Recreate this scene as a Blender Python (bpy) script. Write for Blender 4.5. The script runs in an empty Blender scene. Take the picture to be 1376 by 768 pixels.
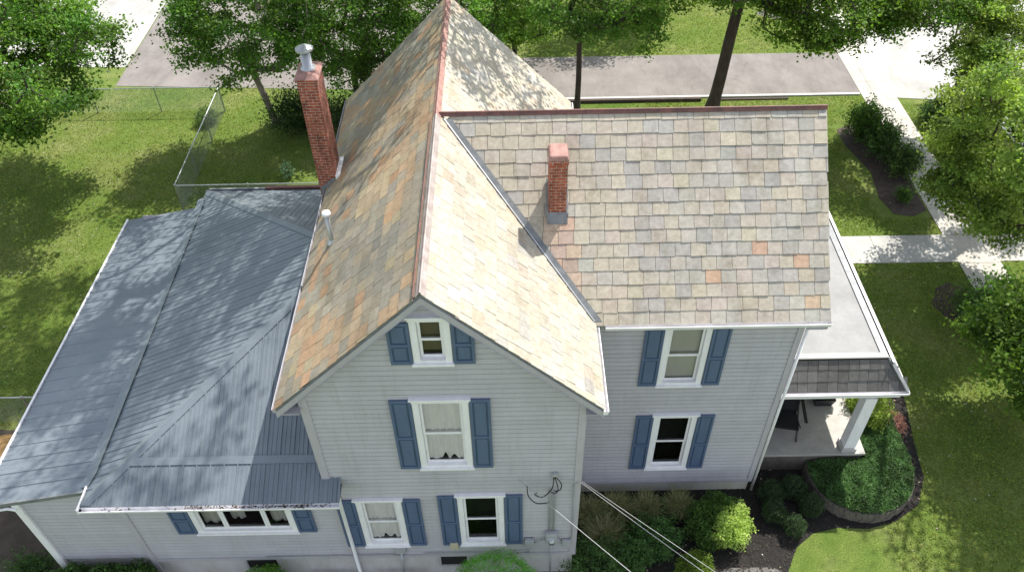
import bpy, math, random
import numpy as np
from mathutils import Vector, Matrix
random.seed(7); RNG=np.random.default_rng(7)
sc=bpy.context.scene; COL=sc.collection; R=math.radians

# ------------------------------------------------------------------ materials
def mat(name):
    m=bpy.data.materials.new(name); m.use_nodes=True
    nt=m.node_tree; b=nt.nodes['Principled BSDF']; return m,nt,b
def N(nt,t,**kw):
    n=nt.nodes.new(t)
    for k,v in kw.items():
        if k in n.inputs: n.inputs[k].default_value=v
        else: setattr(n,k,v)
    return n
def L(nt,a,b): nt.links.new(a,b)
def coords(nt,scale=(1,1,1)):
    tc=N(nt,'ShaderNodeTexCoord'); mp=N(nt,'ShaderNodeMapping'); mp.inputs['Scale'].default_value=scale
    L(nt,tc.outputs['Object'],mp.inputs['Vector']); return mp.outputs[0]
def noise(nt,vec,scale,detail=4,rough=.6):
    n=N(nt,'ShaderNodeTexNoise'); n.inputs['Scale'].default_value=scale; n.inputs['Detail'].default_value=detail
    n.inputs['Roughness'].default_value=rough; L(nt,vec,n.inputs['Vector']); return n.outputs['Fac']
def ramp(nt,fac,stops):
    r=N(nt,'ShaderNodeValToRGB'); e=r.color_ramp.elements
    while len(e)<len(stops): e.new(.5)
    for i,(p,c) in enumerate(stops): e[i].position=p; e[i].color=(*c,1) if len(c)==3 else c
    L(nt,fac,r.inputs[0]); return r.outputs[0]
def mix(nt,fac,a,b,mode='MIX'):
    m=N(nt,'ShaderNodeMix'); m.data_type='RGBA'; m.blend_type=mode
    for s,i in ((fac,0),(a,6),(b,7)):
        if isinstance(s,(int,float)): m.inputs[i].default_value=s
        elif isinstance(s,tuple): m.inputs[i].default_value=(*s,1)
        else: L(nt,s,m.inputs[i])
    return m.outputs[2]
def bump(nt,b,h,strength=.3,dist=.01):
    n=N(nt,'ShaderNodeBump'); n.inputs['Strength'].default_value=strength; n.inputs['Distance'].default_value=dist
    L(nt,h,n.inputs['Height']); L(nt,n.outputs[0],b.inputs['Normal'])
def painted(name,col,dirt=.25,rough=.55,scale=3,dirtcol=None,streak=True):
    m,nt,b=mat(name); v=coords(nt,(1,1,.35) if streak else (1,1,1))
    f=noise(nt,v,scale,6,.7); f2=noise(nt,coords(nt),scale*14,3)
    d=dirtcol or tuple(c*(1-dirt) for c in col)
    c=ramp(nt,f,[(.38,d),(.62,col)])
    c=mix(nt,.12,c,ramp(nt,f2,[(.3,tuple(x*.6 for x in col)),(.7,col)]))
    L(nt,c,b.inputs['Base Color']); b.inputs['Roughness'].default_value=rough
    bump(nt,b,f2,.15,.004); return m
def tinted(name,rough=.75,stain=True,scale=9):
    m,nt,b=mat(name); a=N(nt,'ShaderNodeAttribute'); a.attribute_name='tint'
    v=coords(nt); f=noise(nt,v,scale,6,.7); f2=noise(nt,v,60,4)
    k=ramp(nt,f,[(.25,(.7,.68,.66)),(.75,(1.15,1.15,1.15))])
    if stain: k=mix(nt,1.0,k,ramp(nt,noise(nt,coords(nt,(1.0,.45,.45)),1.5,6,.7),[(.34,(.80,.77,.72)),(.5,(1,1,1)),(.7,(1.07,1.06,1.03))]),'MULTIPLY')
    c=mix(nt,1.0,a.outputs['Color'],k,'MULTIPLY')
    c=mix(nt,.35,c,mix(nt,1.0,c,ramp(nt,f2,[(.3,(.6,.6,.6)),(.7,(1.3,1.3,1.3))]),'MULTIPLY'))
    L(nt,c,b.inputs['Base Color']); b.inputs['Roughness'].default_value=rough
    bump(nt,b,f2,.4,.004); return m
def brickmat(name):
    m,nt,b=mat(name); tc=N(nt,'ShaderNodeTexCoord'); s=N(nt,'ShaderNodeSeparateXYZ'); L(nt,tc.outputs['Object'],s.inputs[0])
    ad=N(nt,'ShaderNodeMath'); L(nt,s.outputs[0],ad.inputs[0]); L(nt,s.outputs[1],ad.inputs[1])
    cb=N(nt,'ShaderNodeCombineXYZ'); L(nt,ad.outputs[0],cb.inputs[0]); L(nt,s.outputs[2],cb.inputs[1])
    br=N(nt,'ShaderNodeTexBrick'); L(nt,cb.outputs[0],br.inputs['Vector'])
    br.inputs['Scale'].default_value=1; br.inputs['Brick Width'].default_value=.2; br.inputs['Row Height'].default_value=.078
    br.inputs['Mortar Size'].default_value=.009; br.inputs['Mortar Smooth'].default_value=.3; br.inputs['Bias'].default_value=-.1
    br.inputs['Color1'].default_value=(.36,.088,.042,1); br.inputs['Color2'].default_value=(.23,.05,.028,1); br.inputs['Mortar'].default_value=(.42,.34,.28,1)
    v=coords(nt); f=noise(nt,v,3,6,.7); f2=noise(nt,v,30,4)
    c=mix(nt,ramp(nt,f,[(.45,(0,0,0)),(.75,(.6,.6,.6))]),br.outputs['Color'],(.36,.13,.08)); c=mix(nt,1.0,c,ramp(nt,noise(nt,coords(nt,(1,1,.5)),5,6,.75),[(.33,(.45,.42,.4)),(.52,(1,1,1)),(.7,(1.25,1.2,1.15))]),'MULTIPLY')
    c=mix(nt,.5,c,mix(nt,1.0,c,ramp(nt,f2,[(.3,(.55,.55,.55)),(.7,(1.3,1.3,1.3))]),'MULTIPLY'))
    L(nt,c,b.inputs['Base Color']); b.inputs['Roughness'].default_value=.85
    inv=N(nt,'ShaderNodeMath',operation='SUBTRACT'); inv.inputs[0].default_value=1; L(nt,br.outputs['Fac'],inv.inputs[1])
    bump(nt,b,inv.outputs[0],.8,.008); return m
M={}
M['slate']=tinted('slate',.7)
M['shingle']=tinted('grey_asphalt_shingle',.9)
def sidingmat():
    m,nt,b=mat('grey_clapboard_paint'); a=N(nt,'ShaderNodeAttribute'); a.attribute_name='tint'; v=coords(nt,(1,1,.5)); f=noise(nt,v,1.2,6,.7); f2=noise(nt,coords(nt,(1,1,6)),9,5,.7)
    c=ramp(nt,f,[(.35,(.405,.392,.422)),(.65,(.470,.456,.495))]); c=mix(nt,.25,c,ramp(nt,f2,[(.25,(.29,.275,.285)),(.6,(.475,.45,.49))])); c=mix(nt,1.0,c,a.outputs['Color'],'MULTIPLY')
    f3=noise(nt,coords(nt,(3.5,3.5,.22)),1.6,7,.75); c=mix(nt,1.0,c,ramp(nt,f3,[(.30,(.89,.885,.865)),(.47,(1,1,1))]),'MULTIPLY')
    L(nt,c,b.inputs['Base Color']); b.inputs['Roughness'].default_value=.6; bump(nt,b,f2,.2,.004); return m
M['siding']=sidingmat(); M['trimgrey']=painted('grey_trim_paint',(.46,.435,.47),.12,.6,4)
M['soffit']=painted('grey_trim',(.43,.41,.435),.12,.6,3)
M['white']=painted('white_paint',(.85,.835,.85),.1,.5,6)
M['foundation']=painted('foundation_paint',(.54,.515,.53),.25,.8,1.5,(.42,.40,.37))
M['blue']=painted('blue_shutter_paint',(.095,.138,.235),.15,.5,5)
M['blue2']=painted('blue_panel_edge',(.05,.09,.17),.15,.5,5)
M['brick']=brickmat('red_brick')
M['pink']=painted('weathered_pink_cap',(.36,.20,.17),.4,.75,5,(.23,.12,.10),False)
M['rust']=painted('rusty_ridge_metal',(.20,.085,.07),.3,.6,5,(.10,.05,.045),False)
M['lead']=painted('grey_flashing',(.22,.23,.235),.25,.5,4,(.13,.14,.15),False)
M['ridge']=painted('grey_ridge_metal',(.36,.32,.30),.3,.5,4,(.24,.19,.17),False)
M['membrane']=painted('flat_roof_membrane',(.25,.25,.245),.25,.7,.8,(.18,.18,.178),False)
M['cable']=painted('cable_jacket',(.45,.45,.45),.1,.5,5)
M['black']=painted('black_plastic',(.018,.018,.02),.3,.45,6)
M['fabric']=painted('black_fabric',(.012,.013,.015),.3,.9,6)
M['util']=painted('utility_grey',(.40,.41,.42),.2,.5,8)
M['curtain']=painted('white_curtain',(.90,.87,.88),.1,.9,6)
M['blind']=painted('brown_blind',(.16,.13,.085),.2,.9,6)
M['shade']=painted('beige_window_shade',(.52,.51,.47),.1,.9,3)
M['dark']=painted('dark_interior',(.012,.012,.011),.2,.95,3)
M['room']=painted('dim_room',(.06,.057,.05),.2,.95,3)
M['bark']=painted('bark',(.085,.065,.05),.5,.95,5)
M['palebark']=painted('pale_bark',(.30,.25,.20),.35,.95,6)
M['stone']=painted('block_wall',(.145,.125,.105),.4,.95,4,None,False)
M['wood']=painted('weathered_timber',(.07,.05,.04),.4,.9,4)
M['tarp']=painted('tan_tarp',(.34,.20,.07),.4,.8,3,None,False)
M['darkdirt']=painted('dark_bare_soil',(.075,.06,.045),.4,.95,2,None,False)
M['porchfloor']=painted('porch_concrete',(.36,.345,.31),.25,.6,1.8,None,False)
def metalroof():
    m,nt,b=mat('blue_grey_metal_roof'); v=coords(nt); f=noise(nt,v,.9,5); f2=noise(nt,v,25,3)
    c=ramp(nt,f,[(.35,(.140,.168,.192)),(.65,(.185,.215,.240))])
    c=mix(nt,.2,c,ramp(nt,f2,[(.3,(.08,.10,.125)),(.7,(.20,.235,.265))]))
    L(nt,c,b.inputs['Base Color']); b.inputs['Metallic'].default_value=.15
    b.inputs['Roughness'].default_value=.42; bump(nt,b,f,.15,.03); return m
M['metal']=metalroof()
m,nt,b=mat('galvanised'); b.inputs['Base Color'].default_value=(.42,.43,.44,1); b.inputs['Metallic'].default_value=.85; b.inputs['Roughness'].default_value=.42; M['galv']=m
bump(nt,b,noise(nt,coords(nt),12,3),.2,.01)
m,nt,b=mat('fence_wire'); b.inputs['Base Color'].default_value=(.20,.23,.22,1); b.inputs['Metallic'].default_value=.5; b.inputs['Roughness'].default_value=.5; M['wire']=m
def glass():
    m,nt,b=mat('window_glass'); nt.nodes.remove(b); o=nt.nodes['Material Output']
    t=N(nt,'ShaderNodeBsdfTransparent'); t.inputs[0].default_value=(.95,.95,.95,1)
    g=N(nt,'ShaderNodeBsdfGlossy'); g.inputs['Roughness'].default_value=.03
    fr=N(nt,'ShaderNodeFresnel'); fr.inputs[0].default_value=1.45
    mx=N(nt,'ShaderNodeMixShader'); L(nt,fr.outputs[0],mx.inputs[0]); L(nt,t.outputs[0],mx.inputs[1]); L(nt,g.outputs[0],mx.inputs[2]); L(nt,mx.outputs[0],o.inputs[0]); return m
M['glass']=glass()
def leafmat(name,tr=.42):
    m,nt,b=mat(name); a=N(nt,'ShaderNodeAttribute'); a.attribute_name='tint'; o=nt.nodes['Material Output']
    L(nt,a.outputs['Color'],b.inputs['Base Color']); b.inputs['Roughness'].default_value=.5
    b.inputs['Specular IOR Level'].default_value=.22
    t=N(nt,'ShaderNodeBsdfTranslucent'); c=mix(nt,1.0,a.outputs['Color'],(1.5,1.6,.7),'MULTIPLY'); L(nt,c,t.inputs[0])
    mx=N(nt,'ShaderNodeMixShader'); mx.inputs[0].default_value=tr; L(nt,b.outputs[0],mx.inputs[1]); L(nt,t.outputs[0],mx.inputs[2]); L(nt,mx.outputs[0],o.inputs[0]); return m
M['leaf']=leafmat('leaves')
def grassmat():
    m,nt,b=mat('lawn_grass'); v=coords(nt)
    f=noise(nt,v,.35,5,.65); g=noise(nt,v,2.6,6,.7); h=noise(nt,v,22,5,.75); k=noise(nt,coords(nt,(1,1.8,1)),70,3,.8)
    c=ramp(nt,f,[(.32,(.10,.175,.030)),(.5,(.150,.205,.047)),(.68,(.215,.235,.088))])
    c=mix(nt,.6,c,mix(nt,1.0,c,ramp(nt,g,[(.3,(.62,.72,.6)),(.55,(1,1,1)),(.75,(1.5,1.35,1.3))]),'MULTIPLY'))
    c=mix(nt,1.0,c,mix(nt,1.0,c,ramp(nt,h,[(.3,(.42,.5,.42)),(.55,(1,1,1)),(.75,(1.6,1.45,1.35))]),'MULTIPLY'))
    c=mix(nt,.7,c,mix(nt,1.0,c,ramp(nt,k,[(.3,(.5,.55,.5)),(.7,(1.45,1.4,1.3))]),'MULTIPLY'))
    L(nt,c,b.inputs['Base Color']); b.inputs['Roughness'].default_value=.9; b.inputs['Specular IOR Level'].default_value=.15
    a=N(nt,'ShaderNodeMath',operation='ADD'); L(nt,h,a.inputs[0]); L(nt,k,a.inputs[1]); bump(nt,b,a.outputs[0],.7,.05); return m
M['grass']=grassmat()
def flatmat(name,c1,c2,scale,rough=.9,fine=60,amp=.25,bs=.3):
    m,nt,b=mat(name); v=coords(nt); f=noise(nt,v,scale,6,.65); k=noise(nt,v,fine,4,.8)
    c=ramp(nt,f,[(.35,c1),(.65,c2)])
    if name.startswith(('worn','pale','aged')):
        vo=N(nt,'ShaderNodeTexVoronoi',feature='DISTANCE_TO_EDGE'); vo.inputs['Scale'].default_value=.33
        mp=N(nt,'ShaderNodeVectorMath',operation='ADD'); nn=N(nt,'ShaderNodeTexNoise'); nn.inputs['Scale'].default_value=1.1; nn.inputs['Detail'].default_value=6; L(nt,v,nn.inputs['Vector']); L(nt,v,mp.inputs[0]); L(nt,nn.outputs['Color'],mp.inputs[1]); L(nt,mp.outputs[0],vo.inputs['Vector'])
        ck=ramp(nt,vo.outputs['Distance'],[(.0,(.76,.75,.73)),(.005,(1,1,1))]); c=mix(nt,1.0 if name.startswith('worn') else .45,c,mix(nt,1.0,c,ck,'MULTIPLY'))
        st=ramp(nt,noise(nt,coords(nt,(1,.35,1)),.55,7,.75),[(.40,(.72,.71,.70)),(.56,(1,1,1)),(.72,(1.08,1.07,1.06))]); c=mix(nt,.8,c,mix(nt,1.0,c,st,'MULTIPLY'))
    c=mix(nt,amp*2,c,mix(nt,1.0,c,ramp(nt,k,[(.3,(.6,.6,.6)),(.7,(1.35,1.35,1.35))]),'MULTIPLY'))
    L(nt,c,b.inputs['Base Color']); b.inputs['Roughness'].default_value=rough; bump(nt,b,k,bs,.01); return m
M['asphalt']=flatmat('worn_asphalt',(.175,.158,.146),(.22,.20,.186),.8,.92,90,.2)
M['concrete']=flatmat('pale_concrete',(.35,.345,.325),(.41,.405,.38),.9,.85,50,.12)
M['concrete_old']=flatmat('aged_concrete',(.42,.40,.355),(.50,.475,.43),1.2,.88,50,.15)
M['joint']=flatmat('concrete_joint',(.18,.17,.15),(.22,.2,.18),3)
M['kerb']=flatmat('kerb_concrete',(.42,.41,.39),(.5,.49,.47),3)
M['mulch']=flatmat('black_mulch',(.007,.0065,.006),(.018,.015,.013),6,.95,45,.5,1.0)
M['mulchbrown']=flatmat('brown_mulch',(.035,.025,.020),(.075,.055,.045),5,.95,45,.5,1.0)
M['gravel']=flatmat('grey_gravel',(.07,.066,.062),(.16,.15,.135),28,.9,60,.5,1.0)

# ------------------------------------------------------------------ mesh helpers
class MB:
    def __init__(s): s.v=[]; s.f=[]; s.t=[]
    def face(s,pts,tint=(1,1,1)):
        i=len(s.v); s.v+= [tuple(p) for p in pts]; s.f.append(tuple(range(i,i+len(pts)))); s.t.append(tint)
    def hexa(s,b,t,tint=(1,1,1)):     # bottom 4 ccw from above, top 4
        i=len(s.v); s.v+=[tuple(p) for p in b]+[tuple(p) for p in t]
        for f in ((3,2,1,0),(4,5,6,7),(0,1,5,4),(1,2,6,5),(2,3,7,6),(3,0,4,7)): s.f.append(tuple(i+k for k in f)); s.t.append(tint)
    def box(s,x0,x1,y0,y1,z0,z1,tint=(1,1,1)):
        b=[(x0,y0,z0),(x1,y0,z0),(x1,y1,z0),(x0,y1,z0)]; s.hexa(b,[(x,y,z1) for x,y,_ in b],tint)
    def beam(s,p,q,w,h,up=(0,0,1)):   # box along p->q, width w, height h (above the line)
        p=Vector(p);q=Vector(q);d=(q-p).normalized();u=Vector(up);sd=d.cross(u).normalized();u=sd.cross(d).normalized()
        b=[p-sd*w/2,p+sd*w/2,q+sd*w/2,q-sd*w/2]; s.hexa(b,[k+u*h for k in b])
    def tube(s,pts,rad,n=8,cap=True):
        pts=[Vector(p) for p in pts]; rad=rad if isinstance(rad,(list,tuple)) else [rad]*len(pts)
        i0=len(s.v); a=None
        for k,p in enumerate(pts):
            d=(pts[min(k+1,len(pts)-1)]-pts[max(k-1,0)]).normalized()
            if a is None or abs(d.dot(a))>.95: a=Vector((0,0,1)) if abs(d.z)<.9 else Vector((1,0,0))
            x=d.cross(a).normalized(); y=x.cross(d); a=-x.cross(d) if False else a
            for j in range(n):
                t=2*math.pi*j/n; s.v.append(tuple(p+(x*math.cos(t)+y*math.sin(t))*rad[k]))
        for k in range(len(pts)-1):
            for j in range(n):
                a0=i0+k*n+j;a1=i0+k*n+(j+1)%n; s.f.append((a0,a1,a1+n,a0+n)); s.t.append((1,1,1))
        if cap:
            s.f.append(tuple(i0+j for j in range(n))[::-1]); s.t.append((1,1,1))
            e=i0+(len(pts)-1)*n; s.f.append(tuple(e+j for j in range(n))); s.t.append((1,1,1))
    def build(s,name,m,parent=None,label=None,tint=False,smooth=False,cat=None,group=None,kind=None,bevel=0):
        off=Vector((0,0,0)); p=parent
        while p: off+=p.location; p=p.parent
        me=bpy.data.meshes.new(name); me.from_pydata([(a-off.x,b-off.y,c-off.z) for a,b,c in s.v],[],s.f); me.materials.append(m)
        if tint:
            at=me.attributes.new('tint','FLOAT_COLOR','FACE'); at.data.foreach_set('color',np.array([(*t,1) for t in s.t],'f').ravel())
        if smooth: me.polygons.foreach_set('use_smooth',[True]*len(me.polygons))
        me.update(); o=bpy.data.objects.new(name,me); COL.objects.link(o); o.parent=parent
        if bevel:
            bv=o.modifiers.new('bevel','BEVEL'); bv.width=bevel; bv.segments=2; bv.limit_method='ANGLE'
        tag(o,label,cat,group,kind); return o
def tag(o,label=None,cat=None,group=None,kind=None):
    for k,v in (('label',label),('category',cat),('group',group),('kind',kind)):
        if v: o[k]=v
def empty(name,loc,label,cat,group=None):
    o=bpy.data.objects.new(name,None); COL.objects.link(o); o.location=loc; o.empty_display_size=.3; tag(o,label,cat,group); return o

# ------------------------------------------------------------------ the house
house=empty('house',(-1.5,4,0),'grey clapboard house with multicoloured slate roof, brick chimneys and blue shutters','house')
XR=-1.55; ZR=10.42; YF=-.2; YB=10.85; XW=-4.65; ZW=7.32; XE=1.78; ZE=7.12     # main roof
WY=2.07; WZ=7.1; WRY=5.3; WRZ=10.36; WX=6.85                                  # wing roof

def slate_plane(o,eu,ev,width,length,tintf,expo=.295,w=.335,vis=None,thick=.011):
    """o: eave corner; eu unit along the eave, ev unit up the slope"""
    o=Vector(o);eu=Vector(eu).normalized();ev=Vector(ev).normalized();n=eu.cross(ev).normalized()
    if n.z<0:n=-n
    mb=MB(); rows=int(math.ceil(length/expo)); 
    for r in range(rows):
        v0=r*expo; v1=min(v0+expo*1.25,length); u=-random.random()*w
        rowj=random.uniform(-.006,.006)
        if v0+.05>length: continue
        while u<width:
            ww=w*random.choice((.93,1,1,1,1,1.05,1.0,.97)); u0=max(u,0);u1=min(u+ww-.009,width+random.uniform(0,.012)); u+=ww
            if u1-u0<.03: continue
            if vis and not vis((u0+u1)/2,v0+expo/2): continue
            bj=random.gauss(0,.0045)+rowj; rj=random.gauss(0,.003); lift=.015+abs(random.gauss(0,.004)); s=random.gauss(0,.002)
            if random.random()<.03: bj-=random.uniform(.01,.03)
            def P(a,b,h): return o+eu*a+ev*b+n*h
            b=[P(u0,v0+bj+rj,lift+s),P(u1,v0+bj-rj,lift-s),P(u1,v1,.003),P(u0,v1,.003)]
            if random.random()<.06:   # chipped corner
                ch=random.uniform(.02,.05); t=[p+n*thick for p in b]
                tt=tintf((u0+u1)/2,v0)
                q=[P(u0+ch,v0+bj,lift),P(u1,v0+bj,lift),P(u1,v1,.003),P(u0,v1,.003),P(u0,v0+bj+ch*.8,lift)]
                qt=[p+n*thick for p in q]; mb.face(qt,tt)
                for i in range(5): mb.face([q[i],q[(i+1)%5],qt[(i+1)%5],qt[i]],tuple(c*.6 for c in tt))
            else: mb.hexa(b,[p+n*thick for p in b],tintf((u0+u1)/2,v0))
    return mb
def vnoise(seed):
    rr=np.random.default_rng(seed); g=rr.random((64,64))
    def f(x,y):
        x%=63;y%=63;i=int(x);j=int(y);a=x-i;b=y-j;a=a*a*(3-2*a);b=b*b*(3-2*b)
        return (g[i,j]*(1-a)+g[i+1,j]*a)*(1-b)+(g[i,j+1]*(1-a)+g[i+1,j+1]*a)*b
    return f
n1,n2,n3=vnoise(1),vnoise(2),vnoise(3)
def jit(c,a=.07,mean=None,k2=.35):
    if mean: c=tuple(x*(1-k2)+m_*k2 for x,m_ in zip(c,mean))
    k=1+random.gauss(0,a); return tuple(max(.01,x*k*(1+random.gauss(0,.009))) for x in c)
GREY=[(.36,.345,.31),(.385,.365,.32),(.335,.328,.305),(.38,.35,.30),(.31,.308,.298),(.36,.35,.32)]
def tint_wing(u,v):
    x=XE+u-.0; r=random.random()
    # rust wash running down from the chimney base
    cx=u-3.0
    c=random.choice(GREY)
    if r<.14: c=(.40,.36,.295)
    elif r<.25: c=(.38,.335,.295)
    elif r<.33: c=(.41,.38,.29)
    elif r<.338: c=(.46,.28,.18)
    if u>7.7 and v<2.0 and random.random()<.3: c=(.44,.31,.20)
    if u<4.2 and random.random()<.5: c=(.39,.355,.28)
    if 2.08<u<2.72 and v<2.3 and random.random()<.92: c=random.choice([(.42,.27,.19),(.38,.27,.22),(.45,.33,.24)])
    return jit(tuple(x*y for x,y in zip(c,(1.10,1.075,1.045))),.035,(.395,.37,.325),.3)
def tint_east(u,v):
    c=random.choice([(.46,.43,.36),(.48,.45,.385),(.44,.40,.335),(.49,.475,.43),(.45,.43,.37)]); r=random.random()
    if r<.10: c=(.48,.40,.31)
    elif r<.17: c=(.39,.39,.38)
    elif r<.22: c=(.48,.46,.36)
    return jit(tuple(x*y for x,y in zip(c,(.84,.825,.80))),.05,(.37,.345,.28),.2)
def tint_west(u,v):
    # u runs from the front to the back of the house, v up the slope
    s=n1(u*.9+v*.9,v*.5-u*.35+9); c=random.choice([(.31,.27,.205),(.28,.25,.195),(.335,.28,.20),(.27,.25,.205),(.32,.295,.235)]); r=random.random()
    if s>.64 and random.random()<.55: c=(.41,.28,.17)
    elif s<.3 and random.random()<.5: c=(.23,.22,.19)
    elif r<.06: c=(.42,.25,.14)
    elif r<.12: c=(.38,.32,.20)
    if v<1.4 and random.random()<.14: c=(.42,.26,.15)
    if n2(u*1.4,v*.45)>.76: c=(.42,.33,.21)
    return jit(tuple(x*.84*(.86+.28*n3(u*.35+v*.5,v*.9-u*.5+20)) for x in c),.07,(.27,.235,.175),.2)
# west slope, east slope
lw=math.hypot(XR-XW,ZR-ZW); le=math.hypot(XE-XR,ZR-ZE); ly=YB-YF
slate_plane((XW,YF,ZW),(0,1,0),(XR-XW,0,ZR-ZW),ly,lw,tint_west).build('slate_roof_slope',M['slate'],house,'warm brown and orange streaked west slope of slates',tint=True)
def vis_e(u,v):
    y=YF+u; x=XE-v*(XE-XR)/le; z=ZE+v*(ZR-ZE)/le
    zw=WZ+(y-WY)*(WRZ-WZ)/(WRY-WY) if y<WRY else WRZ-(y-WRY)
    return zw<z+.35
slate_plane((XE,YF,ZE),(0,1,0),(XR-XE,0,ZR-ZE),ly,le,tint_east,vis=vis_e).build('slate_roof_slope',M['slate'],house,'pale cream slate slope on the sunny east side',tint=True)
lwg=math.hypot(WRY-WY,WRZ-WZ); X0=-1.3
def tw(u,v): return tint_wing(u,v)
def vis_w(u,v):
    x=X0+u; z=WZ+v*(WRZ-WZ)/lwg; zm=ZR-(x-XR)*(ZR-ZE)/(XE-XR) if x<XE else -9
    return zm<z+.3
slate_plane((X0,WY,WZ),(1,0,0),(0,WRY-WY,WRZ-WZ),WX-X0,lwg,tw,vis=vis_w).build('slate_roof_slope',M['slate'],house,'grey slate front slope of the wing with rust stain below the chimney',tint=True)
slate_plane((WX,2*WRY-WY,WZ),(-1,0,0),(0,WY-WRY,WRZ-WZ),WX-X0,lwg,tw,vis=lambda u,v: vis_w(WX-X0-u,v)).build('slate_roof_slope',M['slate'],house,tint=True)
# decks (thin slabs beneath the slates)
d=MB()
def slab(mb,pts,th=.06,dz=-.004):
    a=[(x,y,z+dz-th) for x,y,z in pts]; b=[(x,y,z+dz) for x,y,z in pts]; mb.hexa(a,b)
slab(d,[(XW+.02,YF+.02,ZW+.02),(XR,YF+.02,ZR),(XR,YB-.02,ZR),(XW+.02,YB-.02,ZW+.02)])
slab(d,[(XR+.001,YF+.02,ZR),(XE-.02,YF+.02,ZE+.02),(XE-.02,YB-.02,ZE+.02),(XR+.001,YB-.02,ZR)])
slab(d,[(-.2,WY+.02,WZ+.02),(WX-.02,WY+.02,WZ+.02),(WX-.02,WRY,WRZ),(-.2,WRY,WRZ)],.06,-.008)
slab(d,[(-.2,WRY+.001,WRZ),(WX-.02,WRY+.001,WRZ),(WX-.02,2*WRY-WY-.02,WZ+.02),(-.2,2*WRY-WY-.02,WZ+.02)],.06,-.008)
d.build('roof_deck',M['lead'],house)
# ridge caps
def ridgecap(p,q,s1,s2,w,m,name='ridge_cap',rise=.05,label=None):
    """inverted V cap along p->q; s1,s2 unit vectors down the two slopes"""
    p=Vector(p);q=Vector(q);s1=Vector(s1).normalized();s2=Vector(s2).normalized();up=Vector((0,0,rise)); mb=MB()
    for s in (s1,s2):
        n=Vector((0,0,.018))
        mb.hexa([p+up-n,q+up-n,q+s*w+up*.72-n,p+s*w+up*.72-n],[p+up,q+up,q+s*w+up*.72,p+s*w+up*.72])
    mb.tube([p+up,q+up],.022,8); return mb.build(name,m,house,label)
sw=(-(XR-XW),0,-(ZR-ZW)); se=(XE-XR,0,-(ZR-ZE))
ridgecap((XR,YF-.01,ZR+.012),(XR,WRY-.12,ZR+.012),sw,se,.12,M['ridge'],label='grey front length of ridge cap')
ridgecap((XR,WRY-.12,ZR+.018),(XR,YB+.01,ZR+.018),sw,se,.12,M['pink'],label='faded red rear length of ridge cap')
ridgecap((XR+.05,WRY,WRZ+.03),(WX+.01,WRY,WRZ+.03),(0,-1,-1),(0,1,-1),.065,M['rust'],label='rust red ridge cap of the wing')
mb=MB(); mb.tube([(XR-.13,YF,ZR-.045),(XR-.13,WRY-.1,ZR-.045)],.016,6); mb.build('ridge_edging',M['rust'],house)
# valley flashing (follows the real intersection of the two roofs)
kE=(ZR-ZE)/(XE-XR); kW=(WRZ-WZ)/(WRY-WY)
def valley(x): z=ZR-(x-XR)*kE; return Vector((x,WY+(z-WZ)/kW,z))
mb=MB(); a=valley(XR+.15); b2=valley(XE-.02)
for dirv,hw,lift in ((Vector((1,0,0)),.17,.052),(Vector((-1,0,0)),.035,.058)):
    # strip lying on the wing slope (right) and on the main slope (left)
    if dirv.x>0: off=lambda p,w:p+Vector((w,0,0))
    else: off=lambda p,w:p+Vector((-w,0,w*kE))
    up=Vector((0,0,lift)); th=Vector((0,0,.012))
    mb.hexa([a+up-th,b2+up-th,off(b2,hw)+up-th,off(a,hw)+up-th],[a+up,b2+up,off(b2,hw)+up,off(a,hw)+up])
mb.build('valley_flashing',M['lead'],house)
mb=MB(); mb.tube([a+Vector((0,0,.06)),(a+b2)/2+Vector((0,0,.065)),b2+Vector((0,0,.06))],.02,6); mb.build('valley_bead',M['galv'],house)
# rake boards and soffits of the gables
def rake(y,sgn,mb,soff):
    for (x0,z0,x1,z1) in ((XR,ZR,XW,ZW),(XR,ZR,XE,ZE)):
        t=.17; yo=y+sgn*.004
        mb.hexa([(x0,yo,z0-.075-t),(x1,yo,z1-.075-t),(x1,yo-sgn*.03,z1-.075-t),(x0,yo-sgn*.03,z0-.075-t)],[(x0,yo,z0-.07),(x1,yo,z1-.07),(x1,yo-sgn*.03,z1-.07),(x0,yo-sgn*.03,z0-.07)])
rb=MB(); rake(YF,-1,rb,None); rb.build('rake_board',M['soffit'],house)
rb=MB(); rake(YB,1,rb,None); rb.build('rake_board',M['soffit'],house)
sf=MB()
for (x0,z0,x1,z1) in ((XR,ZR,XW,ZW),(XR,ZR,XE,ZE)):
    for (ya,yb) in ((YF-.02,.0),(YB-.25,YB+.02)):
        sf=MB(); sf.face([(x0,ya,z0-.23),(x1,ya,z1-.23),(x1,yb,z1-.23),(x0,yb,z0-.23)]); sf.build('gable_soffit',M['soffit'],house)
es=MB(); es.box(XW+.02,-4.2,YF,YB,ZW-.16,ZW-.13); es.build('eave_soffit',M['soffit'],house)
es=MB(); es.box(1.42,XE-.03,YF,WY+.1,ZE-.16,ZE-.13); es.build('eave_soffit',M['soffit'],house)
# wing rake (east gable) and eave soffit
rb=MB()
for (y0,z0,y1,z1) in ((WRY,WRZ,WY,WZ),(WRY,WRZ,2*WRY-WY,WZ)):
    rb.hexa([(WX-.03,y0,z0-.24),(WX+.0,y0,z0-.24),(WX+.0,y1,z1-.24),(WX-.03,y1,z1-.24)],[(WX-.03,y0,z0-.07),(WX,y0,z0-.07),(WX,y1,z1-.07),(WX-.03,y1,z1-.07)])
    rb.hexa([(6.4,y0,z0-.25),(WX-.03,y0,z0-.25),(WX-.03,y1,z1-.25),(6.4,y1,z1-.25)],[(6.4,y0,z0-.22),(WX-.03,y0,z0-.22),(WX-.03,y1,z1-.22),(6.4,y1,z1-.22)])
rb.build('rake_board',M['soffit'],house)
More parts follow.
